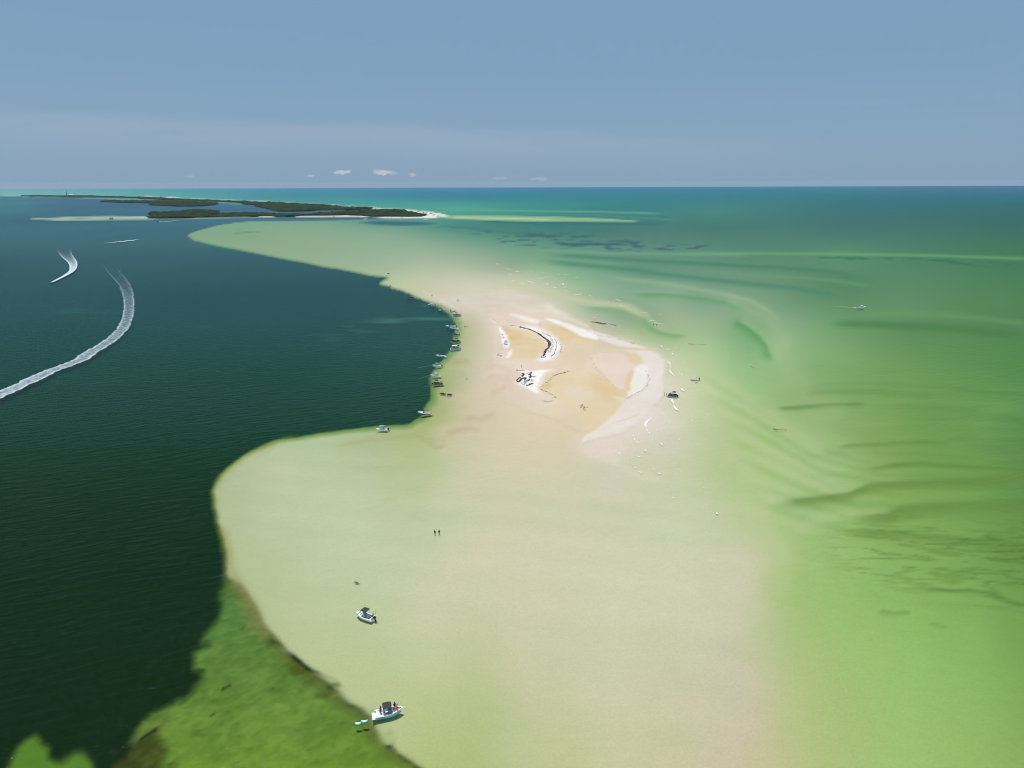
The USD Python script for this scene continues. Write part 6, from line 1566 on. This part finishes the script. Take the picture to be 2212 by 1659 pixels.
def strip(points, widths, cover, across=9, z=0.02, step=1.5, edge=0.0, hollow=0.0, jitter=0.0, seed=0):
    """a ribbon of foam lying on the water. cover: foam amount along it; edge: extra on its rims; hollow: less in its middle."""
    P = np.asarray(points, float)[:, :2]
    seg = np.linalg.norm(np.diff(P, axis=0), axis=1)
    cum = np.concatenate([[0], np.cumsum(seg)])
    n = max(int(cum[-1] / step), 4)
    t = np.linspace(0, cum[-1], n)
    from scipy.interpolate import PchipInterpolator
    cx, cy = PchipInterpolator(cum, P[:, 0])(t), PchipInterpolator(cum, P[:, 1])(t)
    C = np.column_stack([cx, cy])
    T = np.gradient(C, axis=0)
    T /= np.linalg.norm(T, axis=1, keepdims=True) + 1e-9
    Nn = np.column_stack([-T[:, 1], T[:, 0]])
    w = np.interp(t / cum[-1], np.linspace(0, 1, len(widths)), widths)
    cv = np.interp(t / cum[-1], np.linspace(0, 1, len(cover)), cover)
    rg = np.random.default_rng(seed)
    u = np.linspace(-1, 1, across)
    jl = gaussian_filter(rg.normal(size=(n, 2)), (1.2, 0)) * jitter
    off = u[None, :] * w[:, None] / 2 + np.where(u[None, :] > 0, jl[:, :1], jl[:, 1:]) * np.abs(u)[None, :] * w[:, None]
    V = np.column_stack([(C[:, None] + Nn[:, None] * off[..., None]).reshape(-1, 2), np.full(n * across, z)])
    prof = 1 - smooth01((np.abs(u) - 0.75) / 0.25)
    prof = prof + edge * np.exp(-((np.abs(u) - 0.72) / 0.14) ** 2) - hollow * np.exp(-(u / 0.5) ** 2)
    cov = np.clip(cv[:, None] * prof[None, :], 0, 1.2).ravel()
    i, j = np.meshgrid(np.arange(n - 1), np.arange(across - 1), indexing='ij')
    a = (i * across + j).ravel()
    F = np.vstack([np.column_stack([a, a + 1, a + across + 1]), np.column_stack([a, a + across + 1, a + across])])
    return V, F, cov


def foam_obj(path, parts, mat):
    V, F, C, o = [], [], [], 0
    for v, f, c in parts:
        V.append(v)
        F.append(f + o)
        C.append(c)
        o += len(v)
    V, F, C = np.vstack(V), np.vstack(F), np.concatenate(C)
    # all faces look up
    n = np.cross(V[F[:, 1]] - V[F[:, 0]], V[F[:, 2]] - V[F[:, 0]])[:, 2]
    F[n < 0] = F[n < 0][:, ::-1]
    m = usdkit.mesh(stage, path, (V, F), mat)
    UsdGeom.PrimvarsAPI(m).CreatePrimvar('cover', Sdf.ValueTypeNames.FloatArray, 'vertex').Set(Vt.FloatArray.FromNumpy(C.astype(np.float32)))
    return m.GetPrim()


def gpts(key, pts):
    q = np.array(cr(key, pts))
    return ground(q[:, 0], q[:, 1])


FOAM = foam_mat('foam', scale=1.8, lo=0.4, hi=0.9)
WAKE = foam_mat('wake_foam', (0.46, 0.53, 0.56), 0.35, 0.34, 0.9)
big = gpts('P', [(-320, 1600), (-120, 1490), (0, 1432), (80, 1398), (200, 1345), (300, 1297), (400, 1248), (500, 1210), (600, 1172), (700, 1130), (760, 1092), (830, 1045), (900, 1003), (960, 965), (1010, 925), (1060, 875), (1095, 820), (1118, 760), (1130, 690), (1128, 620), (1118, 545), (1095, 480), (1060, 430), (1020, 385), (985, 340), (950, 300), (915, 270), (880, 240), (850, 205), (835, 160), (832, 120)])
tag(foam_obj('/World/boat_wake', [strip(big, [11, 10.5, 10, 9.5, 9.5, 11, 13, 15, 17, 19, 22, 24, 26, 28, 28], [0.66, 0.62, 0.58, 0.54, 0.5, 0.46, 0.4, 0.36, 0.32, 0.28, 0.25, 0.22, 0.18, 0.12, 0.0], across=25, step=0.9, edge=0.28, hollow=0.05, jitter=0.10, seed=3)], WAKE), 'long curving white wake across the dark channel, leaving the picture at the left', 'wake')
sw = gpts('P', [(450, 452), (500, 428), (545, 405), (590, 380), (625, 355), (642, 325), (640, 290), (622, 260), (600, 235), (575, 200), (565, 165), (575, 130), (610, 90), (660, 50)])
tag(foam_obj('/World/boat_wake_001', [strip(sw, [2.5, 6, 10, 15, 20, 24, 27, 30, 32, 32], [1.05, 0.95, 0.75, 0.56, 0.42, 0.32, 0.25, 0.19, 0.12, 0.0], across=21, step=1.2, edge=0.35, hollow=0.1, jitter=0.06, seed=4)], WAKE), 'short curved white wake behind the racing jet ski', 'wake')
tag(foam_obj('/World/boat_wake_002', [strip(gpts('P', [(922, 104), (960, 102), (1020, 98), (1090, 91), (1160, 83), (1240, 73), (1300, 66)]), [3, 6, 7, 8, 8, 8], [1.15, 1.1, 0.95, 0.8, 0.6, 0.3, 0.1], step=2.0, seed=5)], FOAM), 'thin straight white wake of the small speedboat on the channel', 'wake')
tag(foam_obj('/World/boat_wake_003', [strip(gpts('I', [(245, 513), (300, 515), (360, 514), (440, 511), (540, 507), (640, 502), (760, 496)]), [5, 10, 12, 14, 14], [1.15, 1.0, 0.8, 0.55, 0.4, 0.2], step=4, seed=6)], FOAM), 'fading wake of the dark motorboat below the mangrove point', 'wake')
gw = [(2379, 854.6), (2374, 854.2), (2360, 853.0), (2345, 851.6), (2325, 850.4), (2305, 849.8), (2287, 849.4)]
tag(foam_obj('/World/boat_wake_004', [strip(np.array([at(*p) for p in gw]), [1.8, 1.0, 1.1, 1.3, 1.2, 0.9], [1.0, 0.6, 0.55, 0.6, 0.5, 0.4, 0.1], step=1.0, seed=7)], FOAM), 'thin white wake of the motorboat cruising over the green gulf', 'wake')
tag(foam_obj('/World/boat_wake_005', [strip(gpts('K', [(1372, 364), (1340, 366), (1280, 366), (1190, 365)]), [8, 12, 12, 10], [1.1, 0.9, 0.5, 0.2], step=3, seed=8), ], FOAM), 'white wake streak in front of the tip of the far beach', 'wake')
tag(foam_obj('/World/boat_wake_006', [strip(gpts('K', [(125, 347), (100, 349), (75, 353)]), [8, 14, 12], [1.1, 1.0, 0.5], step=2, seed=9)], FOAM), 'short white wake in front of the middle of the far beach', 'wake')

breakers = [('B', q) for q in [[(330, 25), (385, 38), (440, 50)], [(470, 22), (495, 25)], [(640, 115), (685, 130), (730, 122)], [(862, 140), (885, 150), (920, 150)], [(720, 235), (780, 228), (845, 225)], [(796, 247), (825, 255), (850, 268)], [(850, 266), (910, 261)], [(165, 325), (190, 335), (212, 338)], [(398, 378), (418, 384)], [(445, 412), (470, 418)], [(740, 525), (790, 552), (840, 577)], [(878, 538), (900, 556), (916, 575)], [(1064, 560), (1090, 573), (1130, 575)], [(1148, 598), (1178, 606)], [(1028, 624), (1075, 632)], [(1034, 640), (1040, 665)], [(1035, 688), (1060, 696)], [(945, 598), (1020, 605)], [(972, 735), (1000, 770), (1018, 802)], [(992, 845), (1010, 880), (1040, 915), (1078, 948)], [(1118, 893), (1135, 902)], [(1145, 908), (1165, 922)], [(1245, 865), (1270, 868)], [(1312, 1072), (1330, 1079)], [(1348, 1090), (1368, 1098)], [(1392, 1110), (1402, 1118)], [(1136, 1086), (1160, 1105), (1190, 1130), (1210, 1142)], [(1022, 1225), (1032, 1255), (1044, 1285)], [(1045, 1300), (1060, 1325), (1090, 1360), (1132, 1386)], [(1168, 752), (1176, 760)], [(1335, 428), (1346, 437)], [(1308, 414), (1316, 419)], [(1050, 290), (1060, 293)], [(858, 222), (868, 227)], [(1278, 1500), (1292, 1508)], [(772, 1468), (735, 1495), (702, 1525), (694, 1550), (698, 1580)], [(702, 1605), (712, 1630), (730, 1650)], [(60, 150), (78, 155)], [(0, 190), (40, 186), (75, 182)], [(118, 293), (128, 298)], [(68, 262), (90, 266)], [(300, 380), (330, 392)], [(600, 422), (612, 428)]]]
breakers += [('E', q) for q in [[(90, 388), (108, 384), (125, 390)], [(190, 420), (215, 430), (240, 432)], [(250, 440), (300, 452)], [(205, 466), (235, 472)], [(340, 457), (360, 455)], [(385, 448), (402, 452)], [(462, 456), (505, 458)], [(596, 466), (625, 470)], [(640, 468), (690, 471)], [(735, 496), (772, 492)], [(438, 502), (485, 498), (530, 496)], [(340, 520), (375, 528), (410, 540)], [(470, 548), (505, 548), (535, 554)], [(510, 542), (525, 548)], [(575, 505), (595, 509)], [(610, 540), (645, 545), (650, 556)], [(665, 538), (685, 542)], [(560, 570), (600, 580)], [(645, 572), (672, 577)], [(655, 600), (692, 605)], [(720, 622), (760, 630), (810, 620)], [(875, 665), (890, 668)], [(998, 684), (1025, 688)], [(1040, 690), (1060, 690)], [(1068, 668), (1100, 677), (1130, 675)], [(905, 500), (918, 502)], [(225, 515), (265, 525)], [(300, 540), (340, 548)], [(850, 640), (880, 645)]]]
breakers += [('M', q) for q in [[(1305, 22), (1318, 50), (1322, 80)], [(1328, 95), (1350, 122), (1385, 148)], [(1508, 238), (1518, 242)], [(1664, 184), (1672, 188)], [(1050, 262), (1048, 290), (1058, 318)], [(1058, 328), (1066, 342)], [(1078, 352), (1095, 374)], [(1112, 394), (1118, 398)], [(1144, 420), (1152, 424)], [(1200, 462), (1214, 482), (1228, 496)], [(1272, 232), (1280, 238)], [(918, 384), (930, 400)], [(932, 412), (942, 440)], [(936, 455), (990, 460)], [(1036, 532), (1056, 552)], [(1368, 425), (1388, 434)], [(1278, 632), (1288, 636)], [(1338, 672), (1346, 676)], [(1118, 714), (1146, 738)], [(1176, 762), (1196, 772)], [(928, 706), (960, 716)], [(975, 740), (1010, 776)], [(1052, 815), (1070, 826)], [(778, 556), (796, 580)], [(858, 648), (870, 652)], [(1626, 908), (1634, 912)], [(1755, 1158), (1772, 1180)], [(1654, 1076), (1664, 1078)], [(948, 594), (1005, 602)], [(1318, 1004), (1330, 1014)], [(1070, 686), (1078, 690)]]]
fp_ = []
rw = np.random.default_rng(12)
for k, (key, pts) in enumerate(breakers):
    g_ = gpts(key, pts)
    ln = np.linalg.norm(g_[-1] - g_[0])
    w0 = float(np.clip(0.13 * ln, 0.4, 0.75)) * rw.uniform(0.7, 1.3) * (1.5 if key == 'E' else 1.0)
    fp_.append(strip(g_, [0.3 * w0, w0, 1.2 * w0, 0.9 * w0, 0.3 * w0], [0.5, 0.95, 0.9, 0.45], across=7, step=0.5, z=0.03 + 0.004 * (k % 30), jitter=0.25, seed=100 + k))
    if k % 3 == 0:
        # thin spent foam drifting behind the crest
        g2 = g_ + np.array([0.35 * ln + 1.5, 0.8, 0])
        fp_.append(strip(g2, [0.4 * w0, 1.8 * w0, 2.2 * w0, 0.5 * w0], [0.25, 0.42, 0.36, 0.1], across=7, step=0.8, z=0.16 + 0.004 * (k % 30), jitter=0.3, seed=300 + k))
tag(foam_obj('/World/breaking_wave_foam', fp_, FOAM), 'broken lines of white foam where small waves break on the outer bar', 'foam', None, 'stuff')


def clumps(spec, seed):
    """cast up weed: heaps of small dark tangles along lines. spec: (crop, line, half width in crop units, clumps per crop unit, size)."""
    rg = np.random.default_rng(seed)
    V, F, o = [], [], 0
    base = trimesh.creation.icosphere(1, 1.0)
    P, S = [], []
    for key, pts, hw, dens, size in spec:
        q = np.asarray(pts, float)
        seg = np.linalg.norm(np.diff(q, axis=0), axis=1)
        n = max(int(seg.sum() * dens), 2)
        t = rg.uniform(0, seg.sum(), n)
        cum = np.concatenate([[0], np.cumsum(seg)])
        x, y = np.interp(t, cum, q[:, 0]), np.interp(t, cum, q[:, 1])
        x, y = x + rg.normal(size=n) * hw * 0.55, y + rg.normal(size=n) * hw * 0.45
        c = np.array(cr(key, list(zip(x, y))))
        P.append(ground(c[:, 0], c[:, 1]))
        S.append(size * rg.lognormal(0, 0.4, n))
    P, S = np.vstack(P), np.concatenate(S)
    Z = floor_at(P[:, :2])[1]
    for p, s, z in zip(P, S, Z):
        v = base.vertices * (1 + 0.35 * rg.normal(size=(len(base.vertices), 1))) * s * np.array([rg.uniform(0.8, 1.6), rg.uniform(0.8, 1.6), 0.5])
        a = rg.uniform(0, 6.28)
        v = v @ np.array([[math.cos(a), -math.sin(a), 0], [math.sin(a), math.cos(a), 0], [0, 0, 1]])
        V.append(v + [p[0], p[1], max(z, -0.05) + 0.04])
        F.append(base.faces + o)
        o += len(v)
    return trimesh.Trimesh(np.vstack(V), np.vstack(F), process=False)


WEED = paint_mat('dried_weed', (0.085, 0.055, 0.055), 0.95, 0, 0.7, 1.2)
SHELL = paint_mat('shell_hash', (0.20, 0.15, 0.10), 0.95, 0, 0.6, 1.2)
w1 = [('A', [(418, 349), (450, 352), (480, 357)], 2, 0.50, 0.18), ('A', [(480, 357), (545, 372)], 2, 0.23, 0.13), ('A', [(560, 378), (605, 386)], 4, 0.99, 0.22), ('A', [(605, 386), (680, 405), (760, 435), (850, 480)], 3.5, 0.90, 0.21), ('A', [(850, 480), (930, 540), (985, 580)], 7, 1.71, 0.22), ('A', [(985, 580), (1010, 610), (1020, 640), (1015, 665)], 11, 3.06, 0.24), ('A', [(1015, 665), (1000, 700), (965, 735)], 7, 1.80, 0.22), ('A', [(965, 720), (952, 755), (938, 790), (922, 825)], 6, 1.62, 0.22),
      ('A', [(890, 830), (900, 850)], 8, 0.45, 0.13), ('A', [(1090, 560), (1120, 600), (1130, 640), (1120, 700), (1090, 790), (1040, 830)], 3, 0.41, 0.12), ('A', [(900, 455), (960, 480), (1030, 525)], 16, 0.54, 0.12), ('A', [(1040, 560), (1070, 620), (1060, 700), (1010, 770)], 26, 0.68, 0.11), ('A', [(560, 385), (660, 400)], 12, 0.18, 0.11)]
tag(obj('/World/seaweed_wrack', clumps(w1, 31), WEED), 'curved line of dark dried seaweed along the white crescent of sand', 'seaweed', None, 'stuff')
w2 = [('A', [(516, 1036), (530, 1044)], 6, 1.20, 0.19), ('A', [(540, 1042), (640, 1052)], 2, 0.30, 0.12), ('A', [(690, 1055), (760, 1058)], 2, 0.11, 0.10), ('A', [(600, 1090), (625, 1106), (612, 1125), (595, 1142)], 6, 1.27, 0.19), ('A', [(735, 1085), (722, 1108), (728, 1140), (720, 1160)], 7, 1.35, 0.19), ('A', [(740, 1142), (800, 1142)], 4, 0.60, 0.16), ('A', [(570, 1155), (530, 1180), (515, 1200), (530, 1222), (550, 1225)], 3.5, 0.98, 0.17), ('A', [(555, 1216), (572, 1195), (600, 1172), (630, 1160), (655, 1166), (635, 1190)], 7, 1.50, 0.20), ('A', [(640, 1215), (680, 1208), (715, 1180)], 6, 1.12, 0.17), ('A', [(668, 1276), (700, 1272), (720, 1255), (748, 1250)], 6, 1.27, 0.18), ('A', [(620, 1200), (660, 1230), (620, 1250)], 26, 0.60, 0.11), ('A', [(650, 1090), (740, 1080)], 14, 0.30, 0.10), ('A', [(740, 1195), (760, 1210)], 14, 0.60, 0.11), ('A', [(570, 1240), (640, 1270)], 8, 0.30, 0.10)]
tag(obj('/World/seaweed_wrack_001', clumps(w2, 32), WEED), 'scattered dark seaweed heaps on the lower star shaped white patch', 'seaweed', None, 'stuff')
w3 = [('A', [(1075, 1135), (1130, 1108), (1200, 1090), (1320, 1060)], 7, 0.44, 0.12), ('A', [(1075, 1135), (1040, 1190), (960, 1250), (885, 1310)], 26, 0.23, 0.11), ('A', [(880, 1335), (1000, 1380), (1080, 1430), (1115, 1460)], 4, 0.19, 0.11), ('A', [(920, 1515), (1020, 1522), (1060, 1518)], 4, 0.19, 0.11), ('A', [(1500, 1590), (1560, 1620), (1550, 1660)], 30, 0.41, 0.11), ('B', [(430, 1250), (520, 1190), (640, 1130), (710, 1070), (742, 995)], 9, 0.19, 0.09), ('B', [(690, 870), (725, 930), (742, 990)], 6, 0.17, 0.09), ('B', [(0, 400), (120, 430), (250, 450), (420, 490), (560, 530)], 10, 0.17, 0.10), ('A', [(1180, 640), (1200, 690), (1185, 760)], 5, 0.22, 0.11), ('A', [(150, 255), (235, 308)], 2, 0.22, 0.11)]
tag(obj('/World/seaweed_wrack_002', clumps(w3, 33), SHELL), 'thin sprinkling of brown weed and shell over the tan flats and beach ridges', 'seaweed', None, 'stuff')
w4 = [('B', [(0, 243), (60, 246), (120, 258)], 5, 0.36, 0.24), ('B', [(115, 262), (190, 264)], 5, 0.42, 0.24), ('B', [(190, 265), (330, 285)], 9, 0.09, 0.21)]
tag(obj('/World/drifting_seaweed', clumps(w4, 34), WEED), 'dark raft of seaweed drifting in the green trough by the sand', 'seaweed', None, 'stuff')


# ------------------------------------------------------------------ the air: a thin sea haze
hz = Nodes()
hz_mat = hz.mat('sea_haze', None, hz('principled_volume', 'volume', color=(0.78, 0.87, 1.0), density=1.3e-5, anisotropy=0.2))
tag(obj('/World/haze', trimesh.creation.box(bounds=[[-26000, -300, -8], [26000, FAR + 400, 125]]), hz_mat), 'thin pale haze over the sea', None, None, 'stuff')
